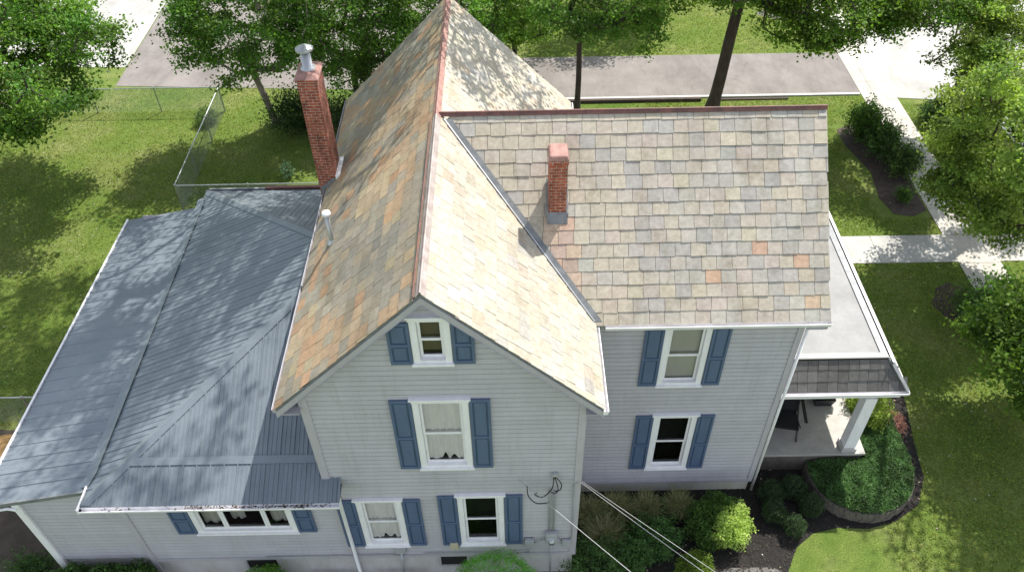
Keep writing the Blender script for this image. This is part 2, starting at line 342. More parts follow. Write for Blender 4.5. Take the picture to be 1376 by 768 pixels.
# gutters
def gutter(p,q,out,name='gutter',m=None,w=.11,h=.11,label=None):
    p=Vector(p);q=Vector(q);o=Vector(out); mb=MB(); u=Vector((0,0,1))
    prof=[(0,0),(0,-h),(w*.75,-h),(w,-h*.35),(w,0),(w-.012,0),(w-.018,-h*.35),(w*.7,-h+.014),(.012,-h+.014),(.012,0)]
    n=len(prof); i=len(mb.v)
    for e in (p,q):
        for a,b_ in prof: mb.v.append(tuple(e+o*a+u*b_))
    for k in range(n): mb.f.append((k,(k+1)%n,(k+1)%n+n,k+n)); mb.t.append((1,1,1))
    mb.box(0,0,0,0,0,0) if False else None
    for e in (p,q):
        mb.face([e+o*a+u*b_ for a,b_ in prof[:5]])
    return mb.build(name,m or M['white'],house,label)
gutter((2.0,WY+.03,WZ+.0),(WX+.02,WY+.03,WZ+.0),(0,-1,0))
gutter((XE-.03,YF-.02,ZE),(XE-.03,WY-.06,ZE),(1,0,0))
gutter((XW+.03,YB,ZW),(XW+.03,YF+.02,ZW),(-1,0,0),m=M['soffit'])
gutter((XE-.03,2*WRY-WY+.1,ZE),(XE-.03,YB,ZE),(1,0,0))
mb=MB(); mb.box(1.42,WX-.03,WY+.03,2.3,WZ-.16,WZ-.13); mb.build('eave_soffit',M['soffit'],house); mb=MB(); mb.box(1.9,WX,WY+.035,WY+.06,WZ-.16,WZ-.02); mb.build('fascia_board',M['soffit'],house)

# ------------------------------------------------------------------ clapboard walls
def clap(plane,const,sgn,z0,zt,span,holes=(),e=.148,name='wall',m=None,label=None,mb=None):
    """plane 'y': wall in the plane y=const facing sgn; span(z)->(a,b) along the other axis"""
    own=mb is None; mb=mb or MB()
    def P(a,out,z): return (a,const+sgn*out,z) if plane=='y' else (const+sgn*out,a,z)
    z=z0
    while z<zt-.001:
        z1=min(z+e,zt); a0,b0=span(z); a1,b1=span(z1)
        cuts=[(h[0],h[1]) for h in holes if h[2]<z1-.02 and h[3]>z+.02]
        if b1<=a1: a1=b1=(a0+b0)/2
        if cuts:
            segs=[]; cur=a0
            for h0,h1 in sorted(cuts): segs.append((cur,h0)); cur=h1
            segs.append((cur,b0)); segs=[(p,q,p if p>a0 else a1,q if q<b0 else b1) for p,q in segs if q>p]
        else: segs=[(a0,b0,a1,b1)]
        for p,q,p1,q1 in segs:
            x=p
            while x<q-.001:      # boards butt at joints
                x2=min(x+random.uniform(2.6,4.2),q); 
                if q-x2<.5: x2=q
                j=random.gauss(0,.0012); f=lambda t,lo,hi: lo if t<=p+1e-6 else (hi if t>=q-1e-6 else t)
                k_=1+random.gauss(0,.018); tb=(k_,k_,k_); te=(k_*.62,k_*.62,k_*.64)  # te darkens each board's butt edge: lap shade line painted into the colour
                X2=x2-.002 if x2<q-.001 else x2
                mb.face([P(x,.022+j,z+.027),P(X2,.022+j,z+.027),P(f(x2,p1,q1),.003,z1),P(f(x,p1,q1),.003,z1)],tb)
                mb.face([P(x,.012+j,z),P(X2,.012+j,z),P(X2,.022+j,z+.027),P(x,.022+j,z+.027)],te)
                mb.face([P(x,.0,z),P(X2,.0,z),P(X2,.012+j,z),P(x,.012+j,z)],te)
                x=x2
        z=z1
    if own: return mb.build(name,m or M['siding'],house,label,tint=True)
kL=(ZR-ZW)/(XR-XW); kR=kE
def gspan(z):
    a=-4.2 if z<ZW+(XW+4.2)*0+ (XW*-1-4.2)*kL-.2 else XR-(ZR-.2-z)/kL
    b=1.42 if z<ZE+(XE-1.42)*kR-.2 else XR+(ZR-.2-z)/kR
    return a,b
WIN=dict(attic=(-1.85,-1.12,8.42,9.72),upper=(-2.02,-.90,4.95,7.38),lowl=(-3.66,-2.61,1.60,3.74),lowr=(-1.34,-.28,1.58,3.86))
EXTW=(-7.55,-5.17,2.34,3.72)
WW=dict(up=(3.37,4.42,4.73,6.85),lo=(3.46,4.54,1.2,3.60))
def hole(w,t=.13): return (w[0]+t,w[1]-t,w[2]+t,w[3]-t)
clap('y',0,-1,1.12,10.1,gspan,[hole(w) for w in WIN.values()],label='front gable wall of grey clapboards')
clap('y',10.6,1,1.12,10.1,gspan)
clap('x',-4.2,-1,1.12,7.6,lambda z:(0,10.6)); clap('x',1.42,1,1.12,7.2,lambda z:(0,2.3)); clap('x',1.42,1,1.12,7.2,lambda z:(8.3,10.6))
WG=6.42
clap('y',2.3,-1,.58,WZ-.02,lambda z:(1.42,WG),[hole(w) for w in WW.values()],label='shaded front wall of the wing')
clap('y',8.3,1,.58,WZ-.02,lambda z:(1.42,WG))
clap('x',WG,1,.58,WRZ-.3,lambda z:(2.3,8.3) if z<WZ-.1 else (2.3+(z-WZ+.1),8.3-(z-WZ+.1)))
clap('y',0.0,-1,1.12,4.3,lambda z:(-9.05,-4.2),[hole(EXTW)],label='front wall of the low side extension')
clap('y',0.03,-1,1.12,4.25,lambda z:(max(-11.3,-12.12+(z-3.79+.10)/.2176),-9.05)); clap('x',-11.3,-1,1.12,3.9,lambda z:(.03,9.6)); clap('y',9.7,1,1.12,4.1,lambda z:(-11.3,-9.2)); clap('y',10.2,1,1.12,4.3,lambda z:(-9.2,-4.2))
# foundations
f=MB(); f.box(-4.17,1.39,.02,10.58,-.3,1.12); f.box(-9.02,-4.17,.025,10.18,-.3,1.12); f.box(-11.27,-9.02,.05,9.67,-.3,1.12); f.build('foundation',M['foundation'],house)
f=MB(); f.box(1.39,WG-.03,2.33,8.27,-.3,.58); f.build('foundation',painted('whitewashed_foundation',(.70,.69,.66),.2,.8,1.2,(.60,.57,.44)),house)
# corner boards, water table, trim
t=MB()
for x0,x1,y0,y1,z0,z1 in ((-4.2,-4.06,-.035,.0,1.12,7.5),(-4.235,-4.2,-.035,.12,4.0,7.35),(1.30,1.455,-.035,.0,1.12,7.15),(1.42,1.455,.0,.12,1.12,7.15),
    (-4.2,1.455,-.045,0,1.02,1.125),(-9.05,-4.2,-.045,0,1.02,1.125),(-9.1,-8.97,-.04,0,.05,4.3)):
    t.box(x0,x1,y0,y1,z0,z1)
t.build('corner_trim',M['trimgrey'],house)
t=MB(); t.box(1.455,WG+.03,2.255,2.3,.50,.60); t.box(WG-.10,WG+.035,2.262,2.3,.60,WZ-.16); t.box(WG,WG+.035,2.3,2.42,.6,WZ-.16); t.box(1.46,1.56,2.262,2.3,.6,WZ-.16); t.build('corner_trim',M['trimgrey'],house)
t=MB(); t.box(-11.42,-11.24,-.05,.03,-.1,3.88); t.box(-11.42,-11.3,.03,.12,-.1,3.88); t.tube([(-11.33,-.07,3.62),(-11.5,-.08,3.70),(-11.9,-.08,3.60)],.04,8); t.build('corner_post',M['white'],house,bevel=.01)
# downspouts
def pipe(pts,r,name,m,parent,label=None,n=8): mb=MB(); mb.tube(pts,r,n); return mb.build(name,m,parent,label,smooth=True)
pipe([(WG+.085,2.25,WZ-.17),(WG+.085,2.25,.1)],.038,'downspout',M['white'],house)
pipe([(-4.05,-.42,4.28),(-4.03,-.38,4.12),(-3.98,-.09,3.9),(-3.98,-.09,.2),(-3.98,-.3,.05)],.05,'downspout',M['white'],house)

# ------------------------------------------------------------------ windows and shutters
def window(w,y,kind,label=None,panes=1):
    x0,x1,z0,z1=w; T=.13; mb=MB(); Y=y
    mb.box(x0,x0+T,Y-.045,Y+.08,z0+.09,z1-.12); mb.box(x1-T,x1,Y-.045,Y+.08,z0+.09,z1-.12)
    mb.box(x0-.02,x1+.02,Y-.06,Y+.08,z1-.12,z1-.02); mb.box(x0-.05,x1+.05,Y-.10,Y,z1-.02,z1+.025)
    win=mb.build('window',M['white'],house,label,bevel=.006)
    s=MB(); s.box(x0-.03,x1+.03,Y-.10,Y+.08,z0,z0+.06); s.box(x0+.0,x1-.0,Y-.05,Y+.07,z0+.06,z0+.13); s.build('sill',M['white'],win,bevel=.006)
    a,b_,c,d_=x0+T,x1-T,z0+.13,z1-.13; S=.055
    def sash(xa,xb,za,zb,yy,nm='sash'):
        q=MB(); q.box(xa,xa+S,yy,yy+.035,za,zb); q.box(xb-S,xb,yy,yy+.035,za,zb); q.box(xa+S,xb-S,yy,yy+.035,za,za+S*1.1); q.box(xa+S,xb-S,yy,yy+.035,zb-S*.9,zb)
        q.build(nm,M['white'],win,bevel=.004)
        g=MB(); g.face([(xa+S,yy+.018,za+S),(xb-S,yy+.018,za+S),(xb-S,yy+.018,zb-S*.9),(xa+S,yy+.018,zb-S*.9)]); g.build('pane',M['glass'],win)
    if panes==1:
        mid=(c+d_)/2; sash(a+.005,b_-.005,mid-.03,d_,Y+.01); sash(a+.005,b_-.005,c,mid+.02,Y+.046)
    else:
        k=[a,a+(b_-a)*.27,a+(b_-a)*.73,b_]
        for i in range(3): sash(k[i]+.003,k[i+1]-.003,c,d_,Y+.02)
    # room behind the opening
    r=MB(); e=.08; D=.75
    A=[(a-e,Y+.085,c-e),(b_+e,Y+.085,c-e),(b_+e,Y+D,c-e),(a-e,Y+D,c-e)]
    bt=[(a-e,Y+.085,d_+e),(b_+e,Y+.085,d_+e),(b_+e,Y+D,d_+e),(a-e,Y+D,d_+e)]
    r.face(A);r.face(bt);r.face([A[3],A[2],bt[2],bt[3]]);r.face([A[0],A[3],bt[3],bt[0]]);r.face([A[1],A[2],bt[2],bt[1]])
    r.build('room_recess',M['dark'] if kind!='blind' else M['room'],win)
    def drape(xa,xb,zb,zt,yy,m,amp=.018,freq=42,hem=None):
        q=MB(); n=int((xb-xa)/.008); pts=[]
        for i in range(n+1):
            x=xa+(xb-xa)*i/n; o=amp*math.sin(x*freq+.8*math.sin(x*17)); h=(hem(i/n) if hem else 0)
            pts.append((x,yy+o,zb+h,x,yy+o*.6,zt))
        for p,q2 in zip(pts,pts[1:]): q.face([(p[0],p[1],p[2]),(q2[0],q2[1],q2[2]),(q2[3],q2[4],q2[5]),(p[3],p[4],p[5])])
        q.build('curtain',m,win,smooth=True)
    if kind=='cafe':
        drape(a,b_,(c+d_)/2,d_,Y+.105,M['curtain']); 
        drape(a,b_,c,(c+d_)/2+.05,Y+.115,M['curtain'],hem=(lambda ph: lambda t:.03+.13*max(0,math.sin(t*9+ph))**3+.22*math.exp(-((t-.3-.1*ph)/.06)**2))(random.uniform(0,3)))
    elif kind=='full': drape(a,b_,c,d_,Y+.15,M['curtain'],hem=lambda t:.04+.12*max(0,math.sin(t*11))**2)
    elif kind=='shade':
        q=MB(); q.box(a,b_,Y+.12,Y+.13,c+.0,d_); q.build('curtain',M['shade'],win)
    elif kind=='blind':
        q=MB(); q.box(a,b_,Y+.12,Y+.13,c+.12,d_); q.build('curtain',M['blind'],win)
    elif kind=='ext':
        drape(a,a+.45,c,d_,Y+.2,M['shade'],.03,30); drape(a+.62,a+.95,c,d_,Y+.3,M['shade'],.03,30); drape(b_-.52,b_-.05,c,d_,Y+.22,M['shade'],.03,30)
    elif kind=='half':
        q=MB(); q.box(a,b_,Y+.12,Y+.13,(c+d_)/2+.45,d_); q.build('curtain',M['dark'],win)
    return win
window(WIN['attic'],0,'blind','small attic window with a brown blind, high in the front gable')
window(WIN['upper'],0,'cafe','upper front window with white curtains')
window(WIN['lowl'],0,'cafe','lower front window with white curtains beside the downspout')
window(WIN['lowr'],0,'none','dark lower front window without curtains')
window(EXTW,0,'ext','wide three-pane window under the metal roof eave',3)
window(WW['up'],2.3,'shade','upper wing window with a drawn pale shade')
window(WW['lo'],2.3,'none','dark lower wing window')
def shutter(x0,x1,z0,z1,y,label=None):
    mb=MB(); Y=y-.028; b_=.055
    mb.box(x0,x1,Y-.02,Y,z0,z1)
    mid=(z0+z1)/2-.03*(z1-z0)
    for a,bb,c,d_ in ((x0,x0+b_,z0,z1),(x1-b_,x1,z0,z1),(x0+b_,x1-b_,z0,z0+.09),(x0+b_,x1-b_,z1-.07,z1),(x0+b_,x1-b_,mid-.035,mid+.035)):
        mb.box(a,bb,Y-.042,Y-.0205,c,d_)
    s=mb.build('shutter',M['blue'],house,label,bevel=.004)
    for c,d_ in ((z0+.09,mid-.035),(mid+.035,z1-.07)):
        p=MB(); p.box(x0+b_+.035,x1-b_-.035,Y-.034,Y-.021,c+.035,d_-.035); p.build('raised_panel',M['blue'],s,bevel=.008)
        g=MB(); g.box(x0+b_+.004,x1-b_-.004,Y-.0225,Y-.0206,c+.004,d_-.004); g.build('panel_groove',M['blue2'],s)
for w,y in ((WIN['attic'],0),(WIN['upper'],0),(WIN['lowl'],0),(WIN['lowr'],0),(EXTW,0),(WW['up'],2.3),(WW['lo'],2.3)):
    zt=w[3]-.02; zb=w[2]+.04
    if w is WIN['attic']:
        zt=w[3]-.12
        for xa,xb in ((w[0]-.42,w[0]-.01),(w[1]+.02,w[1]+.42)):
            shutter(xa,xb,zb,zt-.02,y)
        continue
    wd=.42 if w is not EXTW else .44
    shutter(w[0]-wd-.02,w[0]-.01,zb,zt,y); shutter(w[1]+.02,w[1]+wd+.01,zb,zt,y)
# tops of the attic shutters tuck under the rake

# ------------------------------------------------------------------ chimneys
ch=MB(); ch.box(-4.83,-4.37,6.75,7.45,0,10.36); ch.box(-4.86,-4.34,6.72,7.48,10.36,10.44); c1=ch.build('chimney',M['brick'],house,'tall red brick chimney standing at the west eave',bevel=.008)
c=MB(); c.hexa([(-4.88,6.70,10.44),(-4.32,6.70,10.44),(-4.32,7.50,10.44),(-4.88,7.50,10.44)],[(-4.80,6.80,10.53),(-4.40,6.80,10.53),(-4.40,7.40,10.53),(-4.80,7.40,10.53)]); c.build('crown_cap',M['pink'],c1)
def lathe(mb,c,prof,n=20):
    i=len(mb.v); k=len(prof)
    for r,z in prof:
        for j in range(n): t=2*math.pi*j/n; mb.v.append((c[0]+r*math.cos(t),c[1]+r*math.sin(t),c[2]+z))
    for a in range(k-1):
        for j in range(n): mb.f.append((i+a*n+j,i+a*n+(j+1)%n,i+(a+1)*n+(j+1)%n,i+(a+1)*n+j)); mb.t.append((1,1,1))
fl=MB(); lathe(fl,(-4.6,7.12,10.52),[(.18,0),(.18,.03),(.12,.05),(.11,.44),(.10,.44)]); fl.build('flue_pipe',M['galv'],c1,smooth=True)
fl=MB(); lathe(fl,(-4.6,7.12,10.99),[(.0,.13),(.03,.125),(.205,.03),(.21,.0),(.19,.0),(.0,.08)]); 
for a in (0,2.1,4.2): fl.tube([(-4.6+.1*math.cos(a),7.12+.1*math.sin(a),10.88),(-4.6+.15*math.cos(a),7.12+.15*math.sin(a),11.03)],.008,5)
fl.build('rain_cap',M['galv'],c1)
fl=MB(); lathe(fl,(-4.74,7.35,10.5),[(.05,0),(.055,.12),(.045,.17),(0,.17)],10); fl.build('mortar_lump',M['white'],c1,smooth=True)
# flashing at the foot of the tall chimney
fl=MB()
def wz(x): return ZW+(x-XW)*kL
fl.hexa([(-4.365,6.7,wz(-4.36)+.02),(-4.25,6.7,wz(-4.25)+.02),(-4.25,7.5,wz(-4.25)+.02),(-4.365,7.5,wz(-4.36)+.02)],[(-4.365,6.7,wz(-4.36)+.14),(-4.25,6.7,wz(-4.25)+.045),(-4.25,7.5,wz(-4.25)+.045),(-4.365,7.5,wz(-4.36)+.14)])
fl.build('flashing',M['white'],c1)
fl=MB()
for i in range(4): fl.box(-4.80+.1*i,-4.38+.012*i,6.728-.002*i,6.7335-.002*i,7.2+.02*i,7.42+.08*i)
fl.build('step_flashing',M['lead'],c1)
ch=MB(); ch.box(.81,1.19,3.74,4.22,8.3,10.14); ch.box(.795,1.205,3.725,4.235,10.14,10.24); c2=ch.build('chimney',M['brick'],house,'small red brick chimney rising from the wing roof',bevel=.006)
c=MB(); c.hexa([(.78,3.71,10.24),(1.22,3.71,10.24),(1.22,4.25,10.24),(.78,4.25,10.24)],[(.82,3.75,10.36),(1.18,3.75,10.36),(1.18,4.21,10.36),(.82,4.21,10.36)]); c.build('crown_cap',M['pink'],c2,bevel=.03)
c=MB(); zz=WZ+(3.74-WY)*kW; c.hexa([(.78,3.60,zz-.12),(1.22,3.60,zz-.12),(1.22,3.738,zz),(.78,3.738,zz)],[(.78,3.60,zz-.08),(1.22,3.60,zz-.08),(1.22,3.738,zz+.12),(.78,3.738,zz+.12)])
for xx in (.77,1.195): c.hexa([(xx,3.7,zz-.02),(xx+.04,3.7,zz-.02),(xx+.04,4.25,zz+.5),(xx,4.25,zz+.5)],[(xx,3.7,zz+.11),(xx+.04,3.7,zz+.11),(xx+.04,4.25,zz+.64),(xx,4.25,zz+.64)])
c.build('flashing',M['lead'],c2)
# vent pipe on the west slope
v=MB(); vx,vy=-4.02,3.98; vz=wz(vx); lathe(v,(vx,vy,vz-.1),[(.055,0),(.055,.92),(.05,.92)],14); lathe(v,(vx,vy,vz+.02),[(.12,-.03),(.075,.05),(.055,.07)],14)
vp=v.build('vent_pipe',M['galv'],house,smooth=True)
v=MB(); lathe(v,(vx,vy,vz+.80),[(0,.09),(.09,.07),(.105,.0),(.09,0)],14); v.build('vent_cap',M['white'],vp,smooth=True)

# ------------------------------------------------------------------ metal roof of the extension
def clipline(poly,u):     # vertical line at u through a 2D convex polygon -> (v0,v1)
    vs=[]
    for (a,b_),(c,d_) in zip(poly,poly[1:]+poly[:1]):
        if (a-u)*(c-u)<0 or a==u: vs.append(b_+(d_-b_)*((u-a)/(c-a) if c!=a else 0))
    return (min(vs),max(vs)) if len(vs)>1 else None
def metal(o,eu,ev,poly,space,ribw=.03,ribh=.022,minor=0,name='metal_roof_slope',label=None,start=.05):
    """poly in (u,v) metres; the ribs run along v"""
    o=Vector(o);eu=Vector(eu).normalized();ev=Vector(ev).normalized();n=eu.cross(ev).normalized()
    if n.z<0:n=-n
    mb=MB(); P=lambda u,v,h=0:o+eu*u+ev*v+n*h
    mb.face([P(u,v,.0) for u,v in poly]); mb.face([P(u,v,-.03) for u,v in poly][::-1])
    for (a,b_),(c,d_) in zip(poly,poly[1:]+poly[:1]): mb.face([P(a,b_,-.03),P(c,d_,-.03),P(c,d_,0),P(a,b_,0)])
    umin=min(p[0] for p in poly);umax=max(p[0] for p in poly); u=umin+start; k=0
    while u<umax-.01:
        r=clipline(poly,u)
        if r and r[1]-r[0]>.08:
            w,h=(ribw,ribh) if (minor==0 or k%minor==0) else (ribw*.6,ribh*.45)
            a,b_=r; a+=.0; b_-=.0
            q=[P(u-w,a,.001),P(u+w,a,.001),P(u+w,b_,.001),P(u-w,b_,.001)]; tp=[P(u-w*.5,a,h),P(u+w*.5,a,h),P(u+w*.5,b_,h),P(u-w*.5,b_,h)]
            mb.hexa(q,tp)
        u+=space; k+=1
    return mb.build(name,M['metal'],house,label)
EX=-9.45; EY=-.5; EZ=4.4; EB=10.5; s=.45; cs=math.sqrt(1+s*s)
xw=-4.2; D=xw-EX   # 5.25
# front slope: u along +x, v up slope (+y)
metal((EX,EY,EZ),(1,0,0),(0,1,s),[(0,0),(D+.36,0),(D+.36,.5*cs),(D,.5*cs),(D,D*cs)],.10,.020,.030,3,label='front slope of the blue-grey metal roof')
metal((EX,EB,EZ),(0,-1,0),(1,0,s),[(0,0),(EB-EY,0),(EB-EY-D,D*cs),(D,D*cs)],.155,.016,.020,2,label='west slope of the blue-grey metal roof')
metal((xw,EB,EZ),(-1,0,0),(0,-1,s),[(0,0),(D,0),(0,D*cs)],.155,.014,.014,2,label='rear slope of the blue-grey metal roof')
# lean-to, shallower, towards the lawn
LZ=4.36; LX0=-9.50
fl_=Vector((-12.12,-.06,3.79)); bl=Vector((-11.88,9.9,3.79)); fr=Vector((LX0,-.06,LZ)); br=Vector((LX0,9.75,LZ))
mb=MB(); n=Vector((0,0,1)); mb.hexa([fl_-n*.04,fr-n*.04,br-n*.04,bl-n*.04],[fl_,fr,br,bl])
k=25
for i in range(1,k):
    a=fl_.lerp(bl,i/k); b_=fr.lerp(br,i/k); w=.028 if True else 0
    y=Vector((0,w,0)); y2=y*.5; h=n*.024
    mb.hexa([a-y,b_-y,b_+y,a+y],[a-y2+h,b_-y2+h,b_+y2+h,a+y2+h])
    for j in (1/3,2/3):
        a=fl_.lerp(bl,(i+j)/k); b_=fr.lerp(br,(i+j)/k); yy=Vector((0,.012,0)); mb.hexa([a-yy,b_-yy,b_+yy,a+yy],[a-yy*.5+n*.007,b_-yy*.5+n*.007,b_+yy*.5+n*.007,a+yy*.5+n*.007])
mb.build('metal_roof_slope',M['metal'],house,'shallow lean-to slope of the metal roof beside the lawn')
mb=MB(); mb.beam(fl_+Vector((-.02,0,-.05)),bl+Vector((-.02,0,-.05)),.05,.09); mb.build('eave_trim',M['white'],house); mb=MB(); mb.beam(fl_+Vector((0,-.03,-.10)),fr+Vector((0,-.03,-.10)),.04,.11); mb.build('eave_trim',M['lead'],house)
# closure under the lean-to and extension
mb=MB(); mb.hexa([(-11.3,0.05,3.85),(-9.05,0.05,3.85),(-9.05,9.65,3.85),(-11.3,9.65,3.85)],[(-11.3,.05,3.9),(-9.05,.05,4.3),(-9.05,9.65,4.3),(-11.3,9.65,3.9)]); mb.box(EX+.03,-3.88,EY+.03,0,EZ-.13,EZ-.10); mb.box(EX+.03,-9.05,0,EB-.1,EZ-.13,EZ-.10); mb.box(-9.1,-4.2,10.2,EB-.03,EZ-.13,EZ-.1); mb.build('eave_soffit',M['white'],house)
# cap flashings: break line, two hips, apron
def strip(p,q,side,w,lift,m,name,th=.012,label=None):
    p=Vector(p);q=Vector(q);sd=Vector(side); mb=MB(); u=Vector((0,0,lift)); t=Vector((0,0,th))
    mb.hexa([p+u,q+u,q+sd*w+u,p+sd*w+u],[p+u+t,q+u+t,q+sd*w+u+t,p+sd*w+u+t]); return mb.build(name,m,house,label)
mb=MB(); 
for a,bq,c in (((LX0-.10,-.0,LZ+.0),(LX0+.07,-.0,EZ+.012),(LX0+.17,.0,EZ+.072)),):
    y0,y1=.0,10.1; u=.03
    mb.hexa([(a[0],y0,a[2]+u-.02),(bq[0],y0,bq[2]+u-.02),(bq[0],y1,bq[2]+u-.02),(a[0],y1,a[2]+u-.02)],[(a[0],y0,a[2]+u),(bq[0],y0,bq[2]+u),(bq[0],y1,bq[2]+u),(a[0],y1,a[2]+u)])
    mb.hexa([(bq[0],y0,bq[2]+u-.02),(c[0],y0+.3,c[2]+u-.02),(c[0],y1-.3,c[2]+u-.02),(bq[0],y1,bq[2]+u-.02)],[(bq[0],y0,bq[2]+u),(c[0],y0+.3,c[2]+u),(c[0],y1-.3,c[2]+u),(bq[0],y1,bq[2]+u)])
mb.build('cap_flashing',M['metal'],house)
def hip(p,q,s1,s2,w,label=None):
    p=Vector(p);q=Vector(q); mb=MB()
    for sv in (s1,s2):
        sv=Vector(sv); mb.hexa([p+Vector((0,0,.035)),q+Vector((0,0,.035)),q+sv*w+Vector((0,0,.018)),p+sv*w+Vector((0,0,.018))],[p+Vector((0,0,.055)),q+Vector((0,0,.055)),q+sv*w+Vector((0,0,.032)),p+sv*w+Vector((0,0,.032))])
    mb.build('hip_cap',M['metal'],house,label)
hip((EX+.02,EY+.02,EZ),(xw,EY+D,EZ+s*D),(0,1,0),(1,0,0),.20)
hip((EX+.02,EB-.02,EZ),(xw,EB-D,EZ+s*D),(0,-1,0),(1,0,0),.20)
# snow/transition strip across the front slope
mb=MB()
def fz(y): return EZ+s*(y-EY)
mb.hexa([(EX+.75,.28,fz(.28)+.02),(-4.23,.28,fz(.28)+.02),(-4.23,.44,fz(.44)+.02),(EX+.95,.44,fz(.44)+.02)],[(EX+.75,.28,fz(.28)+.033),(-4.23,.28,fz(.28)+.033),(-4.23,.44,fz(.44)+.035),(EX+.95,.44,fz(.44)+.035)])
mb.build('transition_flashing',M['metal'],house)
mb=MB(); mb.box(-3.87,-3.83,EY,0.01,EZ-.04,EZ+.0); mb.hexa([(-3.86,EY,EZ+.0),(-3.82,EY,EZ),(-3.82,-.03,fz(-.03)),(-3.86,-.03,fz(-.03))],[(-3.86,EY,EZ+.04),(-3.82,EY,EZ+.04),(-3.82,-.03,fz(-.03)+.04),(-3.86,-.03,fz(-.03)+.04)]); mb.build('end_flashing',M['metal'],house)
gutter((EX+.0,EY+.01,EZ-.02),(-3.82,EY+.01,EZ-.02),(0,-1,0),w=.12)
mb=MB(); mb.box(EX-.04,EX-.0,EY-.1,.0,EZ-.12,EZ+.035); mb.build('eave_trim',M['white'],house)
mb=MB(); mb.box(EX+.1,-7.6,EB-.01,EB+.05,EZ-.08,EZ+.07); mb.build('eave_trim',M['lead'],house)
mb=MB(); mb.box(-7.6,-4.85,EB-.01,EB+.10,EZ-.08,EZ+.09); mb.build('eave_trim',M['rust'],house,'rusty metal edge along the rear eave')
# leaf litter in the gutter
lv=MB()
for i in range(260):
    x=random.uniform(-7.2,-4.0) if random.random()<.8 else random.uniform(-9,-4); y=EY-.05+random.gauss(0,.022); a=random.random()*3; r=random.uniform(.012,.035)
    lv.face([(x+r*math.cos(a+k*1.57)*(1 if k%2 else .6),y+r*.6*math.sin(a+k*1.57),EZ-.02+random.uniform(0,.02)) for k in range(4)])
lv.build('gutter_litter',M['darkdirt'],house,'dark leaf litter lying in the gutter',kind='stuff')

# ------------------------------------------------------------------ east porch
px0,px1,py0,py1=WG,9.95,2.92,10.2; PZ=3.52; TZ=4.2
pf=MB(); pf.hexa([(WG+.035,3.45,TZ-.05),(9.47,3.45,TZ-.05),(9.47,9.8,TZ-.05),(WG+.035,9.8,TZ-.05)],[(WG+.035,3.45,TZ+.02),(9.47,3.45,TZ+.0),(9.47,9.8,TZ+.0),(WG+.035,9.8,TZ+.02)])
pr=pf.build('porch_roof',M['membrane'],house,'flat pale membrane roof over the side porch')
mb=MB(); mb.box(WG+.04,9.47,3.45,3.62,TZ+.021,TZ+.034); mb.box(9.30,9.47,3.62,9.8,TZ+.021,TZ+.033); mb.build('roof_edge_strip',M['lead'],pr)
for p_,q_ in (((9.96,2.90,PZ+.02),(9.47,3.45,TZ+.02)),): 
    mb=MB(); mb.beam(p_,q_,.11,.035); mb.build('hip_cap',M['lead'],pr)
# mansard shingles front and side
def tint_sh(u,v): 
    k=random.uniform(.75,1.2); return (.115*k,.112*k,.108*k)
ml=math.hypot(.53,TZ-PZ)
m1=slate_plane((WG+.05,py0,PZ),(1,0,0),(0,.53,TZ-PZ),3.5-.02,ml-.02,tint_sh,.29,.26,vis=lambda u,v:u<3.48-v*.55,thick=.01)
m1.build('mansard_shingles',M['shingle'],pr,tint=True)
m2=slate_plane((9.93,py0,PZ),(0,1,0),(-.46,0,TZ-PZ),7.2,ml-.05,tint_sh,.27,.26,vis=lambda u,v:u>v*.62+.12,thick=.01)
m2.build('mansard_shingles',M['shingle'],pr,tint=True)
mb=MB(); mb.hexa([(WG+.04,py0+.01,PZ-.03),(9.94,py0+.01,PZ-.03),(9.94,10.15,PZ-.03),(WG+.04,10.15,PZ-.03)],[(WG+.04,3.45,TZ-.02),(9.46,3.45,TZ-.02),(9.46,9.8,TZ-.02),(WG+.04,9.8,TZ-.02)]); mb.build('mansard_core',M['wood'],pr)
mb=MB(); mb.box(WG+.05,9.5,3.42,3.455,TZ-.03,TZ+.05); mb.build('roof_edge_strip',M['black'],pr)
gutter((WG+.06,py0,PZ),(10.0,py0,PZ),(0,-1,0),w=.10,h=.10); gutter((9.93,py0-.07,PZ),(9.93,10.2,PZ),(1,0,0),w=.09,h=.10)
mb=MB(); mb.box(9.52,9.56,3.3,9.9,TZ-.08,TZ+.03); mb.build('drip_edge',M['galv'],pr)
mb=MB(); mb.box(WG+.04,9.9,2.98,3.2,PZ-.33,PZ-.04); mb.box(9.65,9.9,3.2,10.1,PZ-.33,PZ-.04); mb.box(WG+.04,9.9,2.94,10.15,PZ-.05,PZ-.035); mb.build('porch_beam',M['white'],house)
for yy in (3.05,6.5,9.9):
    mb=MB(); x=9.22; yy2=yy+.08
    mb.hexa([(x-.16,yy2-.16,.95),(x+.16,yy2-.16,.95),(x+.16,yy2+.16,.95),(x-.16,yy2+.16,.95)],[(x-.15,yy2-.15,3.12),(x+.15,yy2-.15,3.12),(x+.15,yy2+.15,3.12),(x-.15,yy2+.15,3.12)])
    p=mb.build('porch_post',M['white'],house,bevel=.01)
    mb=MB(); mb.box(x-.2,x+.2,yy2-.2,yy2+.2,.805,.95); mb.build('post_base',M['foundation'],p,bevel=.01)
mb=MB(); mb.box(WG+.0,9.62,2.93,10.3,.0,.72); mb.build('porch_base',M['stone'],house)
mb=MB(); mb.box(WG+.0,9.68,2.88,10.35,.72,.80); mb.build('porch_floor',M['porchfloor'],house,bevel=.012)

